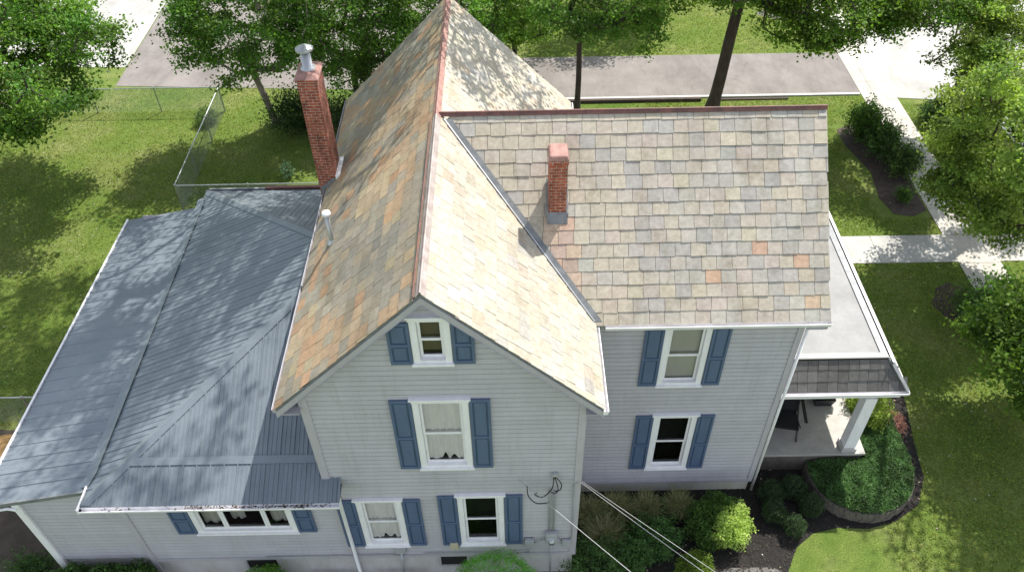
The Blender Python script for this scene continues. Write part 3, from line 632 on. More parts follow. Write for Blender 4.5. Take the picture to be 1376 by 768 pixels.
# ------------------------------------------------------------------ utilities on the front wall
mb=MB(); mb.box(.70,.98,-.16,-.03,1.72,2.22); mb.box(.72,.96,-.19,-.16,1.80,2.10); meter=mb.build('electric_meter_box',M['util'],house,'grey electric meter box on the front wall',bevel=.012)
mb=MB(); lathe(mb,(0,0,0),[(.0,.07),(.07,.06),(.085,.0)],16); mb.v=[(.84+a,-.19-c,1.95+b_) for a,b_,c in mb.v]; mb.build('meter_dial',M['galv'],meter,smooth=True)
mb=MB(); mb.box(.20,.42,-.12,-.03,1.50,1.86); mb.build('junction_box',M['util'],house,bevel=.01)
mb=MB(); mb.box(1.10,1.32,-.11,-.03,1.52,1.80); mb.build('junction_box',M['util'],house,bevel=.01)
pipe([(.78,-.06,2.2),(.78,-.06,3.95),(.74,-.10,4.05)],.022,'conduit',M['util'],house); pipe([(.88,-.06,2.2),(.88,-.06,3.95),(.84,-.12,4.1)],.022,'conduit',M['util'],house)
pipe([(.84,-.08,1.72),(.84,-.08,.1)],.018,'conduit',M['util'],house)
pipe([(1.22,-.05,1.7),(1.33,-.06,1.9),(1.30,-.06,4.2),(1.38,-.08,4.35)],.012,'conduit',M['util'],house)
pipe([(-2.3,-.07,1.22),(-.6,-.07,1.2),(.3,-.07,1.25),(.3,-.07,1.5)],.016,'conduit',M['util'],house); pipe([(-6.2,-.06,1.18),(-4.3,-.07,1.19),(-2.9,-.07,1.2)],.014,'conduit',M['util'],house)
pipe([(.98,-.09,1.9),(1.1,-.09,1.66)],.016,'conduit',M['util'],house); pipe([(.42,-.08,1.7),(.70,-.09,1.85)],.014,'conduit',M['util'],house)
mb=MB(); mb.box(.80,.92,-.10,-.03,4.55,4.72); mb.build('service_bracket',M['util'],house,bevel=.008)
mb=MB(); mb.box(-1.62,-1.42,-.09,-.03,1.42,1.72); mb.build('hose_outlet_box',painted('cream_box',(.55,.50,.36),.1),house,bevel=.01)
mb=MB(); mb.box(-2.98,-2.72,-.10,-.03,1.28,1.58); mb.build('dryer_vent',M['util'],house,bevel=.02); pipe([(-2.84,-.08,1.3),(-2.88,-.10,.3)],.03,'conduit',M['util'],house)
for x0,x1 in ((-6.75,-6.0),(-1.9,-1.25)):
    mb=MB(); mb.box(x0,x1,-.012,.018,.55,1.0); bw=mb.build('basement_window',M['dark'],house)
    mb=MB(); mb.box(x0-.06,x0,-.04,.019,.5,1.02); mb.box(x1,x1+.06,-.04,.019,.5,1.02); mb.box(x0,x1,-.04,.019,.5,.55); mb.build('frame',M['soffit'],bw)
def smooth3(P,k=7):
    out=[]; n=len(P)
    for i in range(n-1):
        p0,p1,p2,p3=P[max(i-1,0)],P[i],P[i+1],P[min(i+2,n-1)]
        for j in range(k):
            t=j/k; out.append(tuple(.5*((2*p1[a])+(-p0[a]+p2[a])*t+(2*p0[a]-5*p1[a]+4*p2[a]-p3[a])*t*t+(-p0[a]+3*p1[a]-3*p2[a]+p3[a])*t**3) for a in (0,1,2)))
    out.append(P[-1]); return out
def cable(p,q,sag,r,label,m=None,n=24):
    p=Vector(p);q=Vector(q); pts=[p.lerp(q,i/n)-Vector((0,0,sag*4*(i/n)*(1-i/n))) for i in range(n+1)]
    mb=MB(); mb.tube(pts,r,6); return mb.build('overhead_cable',m or M['cable'],None,label,smooth=True,cat='cable',group='cables running to the house')

# ------------------------------------------------------------------ ground
def sheet(name,pts,z,m,label=None,kind='structure',th=0,cat=None,parent=None):
    mb=MB()
    if th:
        n=len(pts); b_=[(x,y,z-th) for x,y in pts]; t_=[(x,y,z) for x,y in pts]; mb.face(t_); 
        for i in range(n): mb.face([b_[i],b_[(i+1)%n],t_[(i+1)%n],t_[i]])
    else: mb.face([(x,y,z) for x,y in pts])
    return mb.build(name,m,parent,label,kind=kind,cat=cat)
g=MB(); nx=60
sheet('ground',[(-260,-160),(260,-160),(260,360),(-260,360)],0,M['grass'])
rect=lambda a,b_,c,d_:[(a,c),(b_,c),(b_,d_),(a,d_)]
sheet('driveway',rect(-2,15.87,22.45,26.1),.012,M['asphalt'])
sheet('parking_court',[(-18.3,24.2),(-2,23.2),(-2,40),(-18.3,46)],.012,M['asphalt'])
sheet('concrete_pad',[(-34,26.5),(-18.35,25.9),(-18.35,46),(-34,46)],.012,M['concrete'])
mb=MB(); mb.box(1,15.8,22.28,22.43,-.1,.07); mb.build('kerb',M['kerb'],None,kind='structure',bevel=.015)
mb=MB(); mb.box(1,8.6,22.02,22.18,-.1,.14); mb.box(9.3,12.5,22.04,22.16,-.1,.06); mb.build('landscape_timber',M['wood'],None,'dark landscape timber edging the lawn along the driveway kerb',cat='edging')
# sidewalk slabs (one sheet + joints)
sheet('sidewalk',rect(15.87,17.35,-20,70),.022,M['concrete_old'],th=.05)
j=MB()
for i in range(-13,45):
    y=i*1.52+.6; j.box(15.87,17.35,y-.012,y+.012,.02,.0235)
j.box(16.43,16.45,16,70,.02,.0245); j.build('sidewalk_joints',M['joint'],None,kind='structure')
sheet('garden_path',rect(9.7,15.86,11.32,12.76),.026,M['concrete'],th=.05)
j=MB(); j.box(13.15,13.17,11.32,12.76,.024,.0275); j.box(11.2,11.22,11.32,12.76,.024,.0275); j.build('path_joints',M['joint'],None,kind='structure')
sheet('garden_path',rect(17.36,21,11.32,12.76),.018,M['concrete_old'],th=.05)
sheet('driveway_apron',[(17.36,22.0),(19.0,21.8),(20.2,21.2),(21,20.2),(21,29.5),(20,28.6),(17.36,28.2)],.018,M['concrete'])
sheet('street',rect(21,29,-60,200),.015,M['concrete'])
mb=MB()
for i in range(-6,30):
    mb.box(21.02,28.9,i*5-.02,i*5+.02,.013,.0175)
mb.build('street_joints',M['joint'],None,kind='structure')
# bare soil and tarp beside the lean-to
def blob(cx,cy,rx,ry,n=40,j=.08,seed=0):
    rr=random.Random(seed); ph=[rr.random()*6 for _ in range(4)]
    return [(cx+rx*(1+j*math.sin(3*t+ph[0])+j*.6*math.sin(5*t+ph[1])+j*.4*math.sin(9*t+ph[2]))*math.cos(t),cy+ry*(1+j*math.sin(2*t+ph[3])+j*.6*math.sin(7*t+ph[1])+j*.3*math.sin(11*t+ph[0]))*math.sin(t)) for t in [2*math.pi*i/n for i in range(n)]]
sheet('bare_soil',blob(-14.5,1.6,4.2,3.6,seed=2),.006,M['darkdirt'])

# beds
bed=[(1.42,2.35),(1.42,-3),(3.0,-3.2),(5.2,-2.2),(6.3,-1.0),(6.95,-.15),(7.35,.55),(7.9,.95),(8.6,1.1),(9.4,1.05),(10.2,1.25),(11.0,1.75),(11.45,2.6),(11.6,3.8),(11.85,5.2),(11.95,6.6),(11.5,8.2),(10.6,9.8),(9.6,10.0),(9.6,2.95),(6.4,2.95),(6.4,2.4)]
sheet('mulch_bed',bed,.010,M['mulch'])
sheet('mulch_bed',[(13.95,19.6),(14.6,20.0),(15.3,19.4),(15.75,18),(15.8,14.2),(15.2,13.85),(14.5,14.0),(14.25,15),(14.45,16.6),(14.0,18.4)],.010,M['mulchbrown'])
sheet('mulch_bed',blob(15.0,9.3,.75,.9,seed=5),.010,M['mulchbrown'])
sheet('mulch_bed',blob(14.7,30.2,1.6,.85,seed=6),.010,M['gravel'])
sheet('mulch_bed',rect(-12.2,1.42,-2.6,.0),.010,M['darkdirt'])
sheet('gravel_patch',[(4.6,-.5),(5.4,.02),(6.6,.02),(6.95,-.2),(6.2,-1.1),(5.2,-1.6)],.014,M['gravel'])
# mulch chips and fallen bits
def scatter_quads(name,pts,size,m,tints=None,label=None,cat=None,kind='stuff',flat=.5):
    n=len(pts); pts=np.array(pts); a=RNG.random(n)*6.28; s_=size*(0.5+RNG.random(n)); V=np.zeros((n,4,3))
    for k,(rx,ry) in enumerate(((1,0),(0,.55),(-1,0),(0,-.55))):
        V[:,k,0]=pts[:,0]+s_*(rx*np.cos(a)-ry*np.sin(a)); V[:,k,1]=pts[:,1]+s_*(rx*np.sin(a)+ry*np.cos(a)); V[:,k,2]=pts[:,2]+RNG.random(n)*size*flat
    return rawmesh(name,V,m,tints,None,label,cat,kind)
def rawmesh(name,V,m,tints=None,parent=None,label=None,cat=None,kind=None,group=None):
    n,k,_=V.shape; off=Vector((0,0,0)); p=parent
    while p: off+=p.location; p=p.parent
    me=bpy.data.meshes.new(name); me.vertices.add(n*k); me.vertices.foreach_set('co',(V-np.array(off)).astype('f').ravel())
    me.loops.add(n*k); me.loops.foreach_set('vertex_index',np.arange(n*k,dtype='i')); me.polygons.add(n)
    me.polygons.foreach_set('loop_start',np.arange(n,dtype='i')*k); me.polygons.foreach_set('loop_total',np.full(n,k,dtype='i'))
    if tints is not None:
        at=me.attributes.new('tint','FLOAT_COLOR','FACE'); at.data.foreach_set('color',np.concatenate([tints,np.ones((n,1))],1).astype('f').ravel())
    me.materials.append(m); me.update(); me.validate(); o=bpy.data.objects.new(name,me); COL.objects.link(o); o.parent=parent; tag(o,label,cat,group,kind); return o
def inpoly(x,y,P):
    c=False; j=len(P)-1
    for i in range(len(P)):
        if (P[i][1]>y)!=(P[j][1]>y) and x<(P[j][0]-P[i][0])*(y-P[i][1])/(P[j][1]-P[i][1])+P[i][0]: c=not c
        j=i
    return c
pts=[]
while len(pts)<9000:
    x,y=random.uniform(1.4,12),random.uniform(-3,8)
    if inpoly(x,y,bed): pts.append((x,y,.015))
tt=np.clip(np.array([[.02,.016,.013]])*(.5+1.6*RNG.random((9000,1))),0,1)
tt[:120]=(.30,.24,.17); tt[120:180]=(.5,.48,.42)
M['chip']=tinted('mulch_chips',.95)
scatter_quads('mulch_chips',pts,.035,M['chip'],tt,'loose dark mulch chips and fallen bits lying on the planting bed','mulch')
pts=[(random.uniform(-21,20),random.uniform(-2,21),.02) for _ in range(1500)]
pts=[p for p in pts if not(-12<p[0]<10 and p[1]<11.2)]
tt=np.array([[.50,.47,.36] if random.random()<.6 else [.30,.26,.10] for _ in pts])*.8
scatter_quads('fallen_leaves',pts,.032,M['chip'],tt,'small pale leaves fallen across the lawn','leaf litter')

def grass_blades():
    regs=[((-24,-9,4.9,24),70000,lambda x,y: not(x>-12.2 and y<15)),((6,16,-4,22.2),90000,lambda x,y: not inpoly(x,y,bed) and not(x<9.9 and y<10.4) and not(x>15.85) and not(11.3<y<12.8 and x>9.6) and not(13.9<x and 13.8<y<20)),((0,15.8,26.2,32),26000,lambda x,y:True),((17.4,20.9,0,21.5),22000,lambda x,y: not(11.3<y<12.8)),((-9,8,10.9,22),16000,lambda x,y:True)]
    P=[]
    for (a,b_,c,d_),n,ok in regs:
        X=RNG.uniform(a,b_,n); Y=RNG.uniform(c,d_,n); P+= [(x,y) for x,y in zip(X,Y) if ok(x,y)]
    P=np.array(P); n=len(P); a=RNG.random(n)*6.28; h=.03+.04*RNG.random(n); w=.010+.014*RNG.random(n); V=np.zeros((n,3,3)); dx=np.cos(a);dy=np.sin(a); ln=RNG.normal(size=(n,2))*.035
    V[:,0]=np.stack([P[:,0]-dx*w,P[:,1]-dy*w,np.zeros(n)],1); V[:,1]=np.stack([P[:,0]+dx*w,P[:,1]+dy*w,np.zeros(n)],1); V[:,2]=np.stack([P[:,0]+ln[:,0],P[:,1]+ln[:,1],h],1)
    T=np.array([[.15,.228,.052]])*(.55+.9*RNG.random((n,1))); T[:,0]*=1+.5*RNG.random(n)
    rawmesh('grass',V,M['leaf'],T,None,'short mown grass blades covering the lawns','grass','stuff')
grass_blades()
# ------------------------------------------------------------------ foliage
def leafquads(C,size,tint,up=.7,aspect=.6,spread=1.0):
    n=len(C); nrm=RNG.normal(size=(n,3))*spread; nrm[:,2]=np.abs(nrm[:,2])*.6+up; nrm/=np.linalg.norm(nrm,axis=1)[:,None]
    r=RNG.normal(size=(n,3)); a=np.cross(nrm,r); a/=np.linalg.norm(a,axis=1)[:,None]; b_=np.cross(nrm,a)
    s_=(size*(.6+.8*RNG.random(n)))[:,None]; V=np.zeros((n,4,3))
    V[:,0]=C+a*s_*.5; V[:,1]=C+b_*s_*aspect*.5+a*s_*.08; V[:,2]=C-a*s_*.5; V[:,3]=C-b_*s_*aspect*.5+a*s_*.08
    return V
def tree(label,base,fork,crowns,trunk_r=.2,leaf=.13,per=150,cr=.55,tint=(.07,.14,.02),seed=1,group=None,bark='bark',name='tree',up=.6,extra_twigs=True,shell=.45,nz=.42):
    rr=np.random.default_rng(seed); base=np.array(base,float); fork=np.array(fork,float)
    t=empty(name,tuple(base),label,'tree',group)
    C=[]
    for (c,r,m) in crowns:
        c=np.array(c);r=np.array(r); k=0
        while k<m:
            d=rr.normal(size=3); d/=np.linalg.norm(d); q=c+d*r*(shell+(1-shell)*rr.random()**.6)*(1+.12*math.sin(5*d[0]+seed)+.1*math.sin(7*d[1]+2*seed))
            if q[2]<.5: continue
            if rr.random()<.8 and math.sin(1.5*q[0]+seed)*math.sin(1.3*q[1]+2*seed)+.7*math.sin(2.1*q[2]+seed*.7+q[0]*.6)<-.38: continue
            C.append(q); k+=1
    C=np.array(C); C=C[np.argsort(np.linalg.norm(C-fork,axis=1))]
    nodes=[]; par=[]
    K=6
    for i in range(K+1):
        f=i/K; w=np.array([math.sin(f*4+seed)*.12*f,math.cos(f*3+seed)*.12*f,0])*(1-f) ; nodes.append(base+(fork-base)*f+w); par.append(i-1)
    trunkN=len(nodes)
    for q in C:
        P=np.array(nodes); d=np.linalg.norm(P-q,axis=1)+.25*np.maximum(0,P[:,2]-q[2]); d[:max(1,trunkN-3)]+=50
        j=int(np.argmin(d)); p=nodes[j]; L_=np.linalg.norm(q-p); nseg=max(1,int(L_/1.1)); prev=j
        for k in range(1,nseg+1):
            f=k/nseg; x=p+(q-p)*f; x=x+np.array([0,0,math.sin(f*math.pi)*.10*L_])+rr.normal(size=3)*.05*L_*(1-f)
            nodes.append(x); par.append(prev); prev=len(nodes)-1
    n=len(nodes); w=np.zeros(n); ch=np.zeros(n,int)
    for p in par:
        if p>=0: ch[p]+=1
    for i in range(n-1,-1,-1):
        if ch[i]==0: w[i]=1
        if par[i]>=0: w[par[i]]+=w[i]
    W=w[0]; rad=trunk_r*(w/W)**.5; 
    for i in range(trunkN): rad[i]=trunk_r*(1.0 if i else 1.35)*(1-.25*i/trunkN)
    rad=np.maximum(rad,.012)
    mb=MB()
    for i in range(1,n):
        p=par[i]; r0=rad[p] if (p<trunkN and i<trunkN) else min(rad[p],rad[i]*1.6); mb.tube([nodes[p],nodes[i]],[float(r0),float(rad[i])],9 if rad[i]>.08 else 5,cap=False)
    mb.build('trunk',M[bark],t,smooth=True)
    m=len(C); k=(per*(.5+rr.random(m))).astype(int); idx=np.repeat(np.arange(m),k)
    off=rr.normal(size=(len(idx),3))*np.array([cr,cr,cr*nz])*.55
    P=C[idx]+off; cl=(.45+.95*rr.random(m))[idx]; yel=(rr.random(m)*.5)[idx]
    base_t=np.array(tint)[None]*cl[:,None]*(.75+.5*rr.random((len(idx),1))); base_t[:,0]*=1+yel; base_t[:,1]*=1+yel*.35
    P=P[P[:,2]>.1]; base_t=base_t[:len(P)]
    rawmesh('crown',leafquads(P,leaf,tint,up),M['leaf'],base_t,t)
    return t
def shrub(label,c,r,n,leaf=.06,tint=(.05,.11,.02),name='shrub',cat='shrub',group=None,up=.5,fill=.66,tops=None,lump=.18,seed=0,stems=8,aspect=.6):
    """c = centre of the foliage, r = radii"""
    rr=np.random.default_rng(seed+11); c=np.array(c,float); r=np.array(r,float)
    t=empty(name,(c[0],c[1],0.0),label,cat,group)
    mb=MB()
    for i in range(stems):
        a=2*math.pi*i/stems+rr.random(); e=c+np.array([math.cos(a)*r[0]*.6,math.sin(a)*r[1]*.6,r[2]*rr.uniform(-.1,.6)]); mb.tube([(c[0]+.04*math.cos(a),c[1]+.04*math.sin(a),-.02),tuple((c+e)/2*np.array([1,1,.8])),tuple(e)],[.018,.012,.006],5)
    mb.build('stem',M['bark'],t)
    d=rr.normal(size=(n,3)); d/=np.linalg.norm(d,axis=1)[:,None]; ph=rr.random(6)*6
    bumpy=1+lump*(np.sin(6*d[:,0]+ph[0])*np.sin(6*d[:,1]+ph[1])+.7*np.sin(11*d[:,2]+ph[2]+4*d[:,0])+.5*np.sin(17*d[:,1]+ph[3]))
    rad=(fill+(1-fill)*rr.random(n))*bumpy; P=c+d*r*rad[:,None]; keep=P[:,2]>.03; P=P[keep]; d=d[keep]
    cl=1+.35*np.sin(9*P[:,0]/max(r[0],.3)*1.3+ph[4])*np.sin(9*P[:,1]/max(r[1],.3)*1.3+ph[5])
    T=1.35*np.array(tint)[None]*cl[:,None]*(.6+.8*rr.random((len(P),1)))
    if tops is not None:
        w=np.clip((d@np.array(tops[0])-tops[2])*6,0,1)[:,None]; T=T*(1-w)+np.array(tops[1])[None]*(.75+.5*rr.random((len(P),1)))*w
    rawmesh('foliage',leafquads(P,leaf,tint,up,aspect),M['leaf'],T,t); return t

DG=(.085,.19,.034); MG=(.11,.22,.036); LG=(.165,.27,.065)
tree('large tree spreading over the back lawn at the top left corner',(-22,18,0),(-20.5,18.6,5),[((-18.7,17.3,5.3),(4.0,4.2,2.6),270),((-21,17,9.5),(5,5,4),90)],.32,.14,190,.6,DG,3)
tree('slender forked tree with a pale trunk behind the brick chimney',(-10.15,20.9,0),(-10.7,20.7,3.2),[((-10.5,20.0,4.9),(2.5,2.1,2.3),130),((-9.4,20.2,7.6),(3.0,2.6,2.6),80),((-11.0,14.8,13.0),(4.0,4.0,2.6),130)],.15,.13,150,.5,DG,5,bark='palebark')
tree('tall tree right behind the house throwing dappled shade on its roofs',(-1.4,13.8,0),(-1.8,13.8,10.0),[((-4.6,14.6,17.0),(6.2,4.8,6.2),165),((.6,13.0,14.8),(3.8,3.0,3.4),85),((-4.2,10.6,16.0),(4.4,3.0,3.0),80),((-5.0,9.2,20.0),(4.6,3.4,2.6),85)],.38,.15,95,.62,DG,8)
tree('dense green tree between the tall chimney and the parking court',(-6.6,22.0,0),(-6.7,22,2.2),[((-6.7,21.8,4.6),(2.6,2.2,3.2),150)],.16,.13,190,.55,DG,9)
tree('dense green tree behind the peak of the slate roof',(-2.6,22.2,0),(-2.6,22.1,2.4),[((-2.7,22.0,4.6),(2.6,2.4,3.6),150)],.16,.13,190,.55,(.08,.175,.03),10)
tree('round green tree at the right of the slate roof peak',(.3,25.6,0),(.3,25.5,2.0),[((.6,25.2,3.8),(1.9,2.4,2.6),90)],.14,.13,190,.5,MG,12)
tree('thin trunked tree beside the driveway timber edging',(3.0,21.4,0),(2.95,21.3,4.6),[((4.2,21.0,5.6),(3.2,2.2,2.0),150)],.13,.13,150,.5,DG,13)
tree('stout dark trunked tree on the lawn edge by the driveway',(8.9,21.2,0),(9.3,21.3,5.2),[((8.6,21.4,7.6),(4.2,3.0,2.6),130),((12.6,20.0,5.5),(3.0,2.2,1.8),110)],.27,.14,150,.55,(.10,.20,.03),14)
tree('tree with a pale leaning trunk on the verge by the street',(19.1,21.0,0),(19.7,20.9,4.5),[((16.4,19.6,6.1),(3.2,2.2,2.1),150),((22.6,22.4,8.0),(3.6,3.0,3.0),90)],.2,.13,150,.5,MG,15,bark='palebark')
tree('bright green full crowned tree between sidewalk and street',(18.3,10.4,0),(17.6,10.6,2.2),[((15.9,11.4,5.0),(2.5,2.7,2.7),240),((18.4,16.5,4.9),(2.5,2.4,2.2),140)],.2,.12,200,.45,LG,16)
tree('young green tree at the lower right edge of the front lawn',(15.6,4.5,0),(15.2,4.8,1.6),[((14.5,4.5,3.2),(1.7,2.3,2.0),190)],.12,.12,170,.42,(.085,.175,.032),17)
tree('tall shade tree standing outside the right edge of the front lawn',(21.0,7.6,0),(20.5,7.6,6),[((18.3,8.2,12.5),(4.2,3.8,3.6),66),((16.8,3.2,13.2),(4.4,4.4,3.4),90)],.35,.15,75,.7,MG,18)
tree('far green tree beyond the driveway lawn',(6.0,31.5,0),(6.0,31.5,2.5),[((6.0,31.4,5),(3.4,3,3.2),110)],.2,.15,150,.6,MG,19)

# shrubs
def grp(*a,**k): return shrub(*a,**k)
shrub('bright green clipped mound against the front foundation',(-.5,-.98,.95),(1.12,.95,1.15),30000,.035,(.085,.25,.018),seed=1,lump=.05,fill=.85,up=.4,aspect=.35)
shrub('small green shrub at the basement window of the extension',(-6.2,-.55,.62),(.66,.5,.7),9000,.04,(.08,.17,.025),seed=2,lump=.08)
for i,(x,lab) in enumerate(((-11.0,'leafy hydrangea at the white corner post of the lean-to'),(-10.2,'leafy hydrangea in the middle of the row below the lean-to wall'),(-9.4,'leafy hydrangea nearest the window in the row below the lean-to wall'))):
    shrub(lab,(x,-.5,.62),(.62,.5,.72),6500,.075,(.05,.10,.025),seed=3+i,lump=.15,group='hydrangeas below the lean-to wall',name='hydrangea')
for i,(x,lab) in enumerate(((-5.0,'low spiky plant left of the front downspout'),(-4.4,'low spiky plant just left of the front downspout foot'),(-3.3,'low spiky plant right of the front downspout'),(-2.7,'low spiky plant below the dryer vent'))):
    t=empty('perennial_plant',(x,-.5,0),lab,'plant','low plants along the front foundation'); V=[]; T=[]
    for k in range(60):
        a=random.random()*6.28; l=random.uniform(.25,.5); b_=np.array([x,-.5,.12]); e=b_+np.array([math.cos(a)*l*.8,math.sin(a)*l*.6,l*.75]); sd=np.array([-math.sin(a),math.cos(a),0])*.035; mid=(b_+e)/2
        V.append([b_,mid+sd,e,mid-sd]); T.append([.06+.03*random.random(),.10+.05*random.random(),.03])
    rawmesh('foliage',np.array(V),M['leaf'],np.array(T),t)
# ornamental grasses / wispy shrubs along the wing
def wispy(label,x,y,h,sp,n,col,seed,group):
    rr=random.Random(seed); t=empty('wispy_shrub',(x,y,0),label,'shrub',group); V=[]; T=[]
    for k in range(n):
        a=rr.random()*6.28; l=h*rr.uniform(.55,1.1); sx=sp*rr.uniform(.2,1); p0=np.array([x+rr.gauss(0,.08),y+rr.gauss(0,.08),0]); p1=p0+np.array([math.cos(a)*sx*.4,math.sin(a)*sx*.4,l*.65]); p2=p0+np.array([math.cos(a)*sx,math.sin(a)*sx,l*rr.uniform(.6,1)])
        w=.008; sd=np.array([-math.sin(a),math.cos(a),0])*w; c=np.array(col)*rr.uniform(.5,1.4)
        V.append([p0-sd,p0+sd,p1+sd,p1-sd]); V.append([p1-sd,p1+sd,p2+sd*.2,p2-sd*.2]); T+=[c,c]
    rawmesh('stem',np.array(V),M['leaf'],np.array(T),t)
    n2_=int(n*1.5); P=np.zeros((n2_,3)); 
    for k in range(n2_):
        a=rr.random()*6.28; q=rr.random()**.6; P[k]=(x+math.cos(a)*sp*q,y+math.sin(a)*sp*q,h*rr.uniform(.25,.8))
    Tt=np.array(col)[None]*np.array([.6,1.05,.7])*(.6+.7*RNG.random((n2_,1))); rawmesh('foliage',leafquads(P,.04,None,.3),M['leaf'],Tt,t)
gg='wispy shrubs in the bed along the wing'
for i,(x,y,h,sp,lab) in enumerate(((1.95,1.45,.75,.55,'wispy olive shrub in the corner between main wall and wing'),(2.7,1.55,.8,.55,'wispy tan and green shrub, second from the house corner'),(3.5,1.55,.8,.5,'wispy shrub in the middle of the row below the dark wing window'),(4.35,1.6,.85,.45,'wispy yellowish shrub right of the dark wing window'),(2.3,.75,.85,.65,'wispy shrub in front, nearest the overhead cables'))):
    wispy(lab,x,y,h,sp,800,(.30,.28,.15),i+30,gg)
shrub('dark leafy shrub left of the lime tipped bush',(3.6,.7,.42),(.7,.6,.5),8000,.05,(.06,.12,.035),seed=20,lump=.2)
shrub('dark leafy shrub at the house corner under the cables',(2.0,-.1,.45),(.8,.8,.55),8500,.05,(.06,.115,.035),seed=21,lump=.2)
shrub('dark leafy shrub crossed by the two right hand cables',(2.95,.25,.4),(.55,.5,.45),5500,.05,(.06,.12,.035),seed=29,lump=.2)
shrub('round bush with bright lime green growth on its front',(5.3,1.05,.55),(.85,.75,.66),15000,.055,(.052,.10,.022),seed=22,lump=.14,tops=((.6,-.6,.45),(.36,.47,.12),.42))
shrub('yellow green shrub at the bottom of the mulch bed',(4.5,-.15,.4),(.5,.42,.5),6000,.045,(.085,.13,.02),seed=23,lump=.12)
gb='small boxwood shrubs beside the porch'
for i,(x,y,rr_,lab) in enumerate(((6.95,2.0,.36,'small dark boxwood nearest the corner of the wing'),(7.6,2.15,.36,'small dark boxwood close to the porch base'),(6.9,1.45,.33,'small dark boxwood in the left front of its cluster'),(7.35,1.0,.3,'small dark boxwood frontmost in its cluster'),(7.95,1.6,.34,'small dark boxwood against the curved block wall'))):
    shrub(lab,(x,y,.34),(rr_,rr_,.36),4200,.035,(.036,.062,.026),seed=40+i,lump=.12,name='boxwood',group=gb)
# planter with block wall and ivy
ring=[(8.12,2.88),(8.12,2.35),(8.3,1.85),(8.65,1.5),(9.1,1.3),(9.6,1.25),(10.1,1.38),(10.55,1.68),(10.85,2.1),(11.0,2.7),(11.02,3.3),(11.0,3.9)]
pw=empty('planter_wall',(9.6,1.3,0),'low curved block retaining wall around the ivy beside the porch','wall')
def smooth(P,k=6):
    out=[]; n=len(P)
    for i in range(n-1):
        p0,p1,p2,p3=P[max(i-1,0)],P[i],P[i+1],P[min(i+2,n-1)]
        for j in range(k):
            t=j/k; out.append(tuple(.5*((2*p1[a])+(-p0[a]+p2[a])*t+(2*p0[a]-5*p1[a]+4*p2[a]-p3[a])*t*t+(-p0[a]+3*p1[a]-3*p2[a]+p3[a])*t**3) for a in (0,1)))
    out.append(P[-1]); return out
sm=smooth(ring,10)
for course in range(3):
    mb=MB(); z0=-.05+course*.155; z1=z0+.15; step=3
    for i in range(course%2,len(sm)-step,step):
        a=Vector((*sm[i],0)); b_=Vector((*sm[min(i+step,len(sm)-1)],0)); d_=(b_-a).normalized(); nn=Vector((-d_.y,d_.x,0))*-1; jj=random.gauss(0,.008); a=a+d_*.006
        o1=nn*(.03+jj); o2=nn*-.18
        q=[a+o1,b_+o1,b_+o2,a+o2]; mb.hexa([(v.x,v.y,z0) for v in q],[(v.x,v.y,z1) for v in q])
    mb.build('block_course' if course<2 else 'cap_course',M['stone'],pw,bevel=.012)
inner=[(x,y) for x,y in sm]+[(10.9,4.4),(10.1,4.3),(9.65,3.6),(9.65,2.9)]
sheet('soil_fill',inner,.36,M['mulch'],kind=None,parent=pw)
cen=(9.7,2.8); P=[]
while len(P)<26000:
    x,y=random.uniform(8,11.2),random.uniform(1.2,4.3)
    if inpoly(x,y,inner) and not(x<9.72 and y>2.86):
        e=min(1,.35+min(math.hypot(x-a,y-b_) for a,b_ in sm[::6])*1.6); P.append((x,y,.40+e*(.20+.12*n3(x*3,y*3))-random.random()**2*.15))
P=np.array(P); cl=.55+.9*np.array([n2(p[0]*4+5,p[1]*4) for p in P])[:,None]
T=np.array([[.06,.125,.036]])*cl*(.6+.8*RNG.random((len(P),1)))
rawmesh('ivy_ground_cover',leafquads(P,.055,None,.9),M['leaf'],T,None,'dark green ivy filling the raised planter beside the porch','ground cover','stuff')
shrub('yellow green shrub behind the planter at the porch edge',(10.25,4.6,.8),(.6,.8,.8),9000,.06,(.17,.23,.045),seed=50,lump=.2)
shrub('small pink flowered plant in the bed behind the ivy',(11.1,4.35,.18),(.4,.45,.24),3000,.04,(.30,.16,.15),seed=51,lump=.2,name='flowering_plant',cat='plant')
# shrubs by the sidewalk
for i,(x,y,r_,hh,c_,lab) in enumerate(((14.8,19.0,.75,1.5,(.05,.10,.018),'tall bushy shrub at the far end of the sidewalk bed'),(15.2,17.9,.75,1.3,(.045,.09,.022),'loose dark shrub in the middle of the sidewalk bed'),(15.6,16.6,.7,1.1,(.06,.10,.03),'airy shrub leaning over the sidewalk'),(15.05,14.75,.33,.6,(.05,.10,.02),'small round shrub at the near end of the sidewalk bed'))):
    shrub(lab,(x,y,hh*.55),(r_,r_*1.15,hh*.55),7500 if i<3 else 2500,.085 if i<3 else .05,c_,seed=60+i,lump=.28,fill=.45,group='shrubs in the bed beside the sidewalk')
shrub('low dark shrub at the foot of the pale leaning trunk',(18.4,20.1,.5),(.8,.6,.6),5000,.08,(.035,.07,.02),seed=66,lump=.25)
shrub('spreading green shrub in the small mulch ring by the sidewalk',(15.3,8.3,.7),(.9,1.1,.8),8500,.08,(.05,.10,.022),seed=67,lump=.28,fill=.4)
shrub('dark understory shrub at the foot of the pale forked tree',(-8.8,20.4,.9),(1.6,1.1,1.1),9000,.09,(.022,.045,.012),seed=68,lump=.25,fill=.4)
shrub('dark understory shrub behind the tall chimney',(-6.2,20.0,.9),(1.5,1.1,1.2),9000,.09,(.022,.045,.012),seed=69,lump=.25,fill=.4)
shrub('silvery green sapling on the shaded grass beside the tall chimney',(-8.95,17.0,.35),(.26,.26,.38),700,.06,(.14,.22,.14),seed=70,name='sapling',cat='plant')
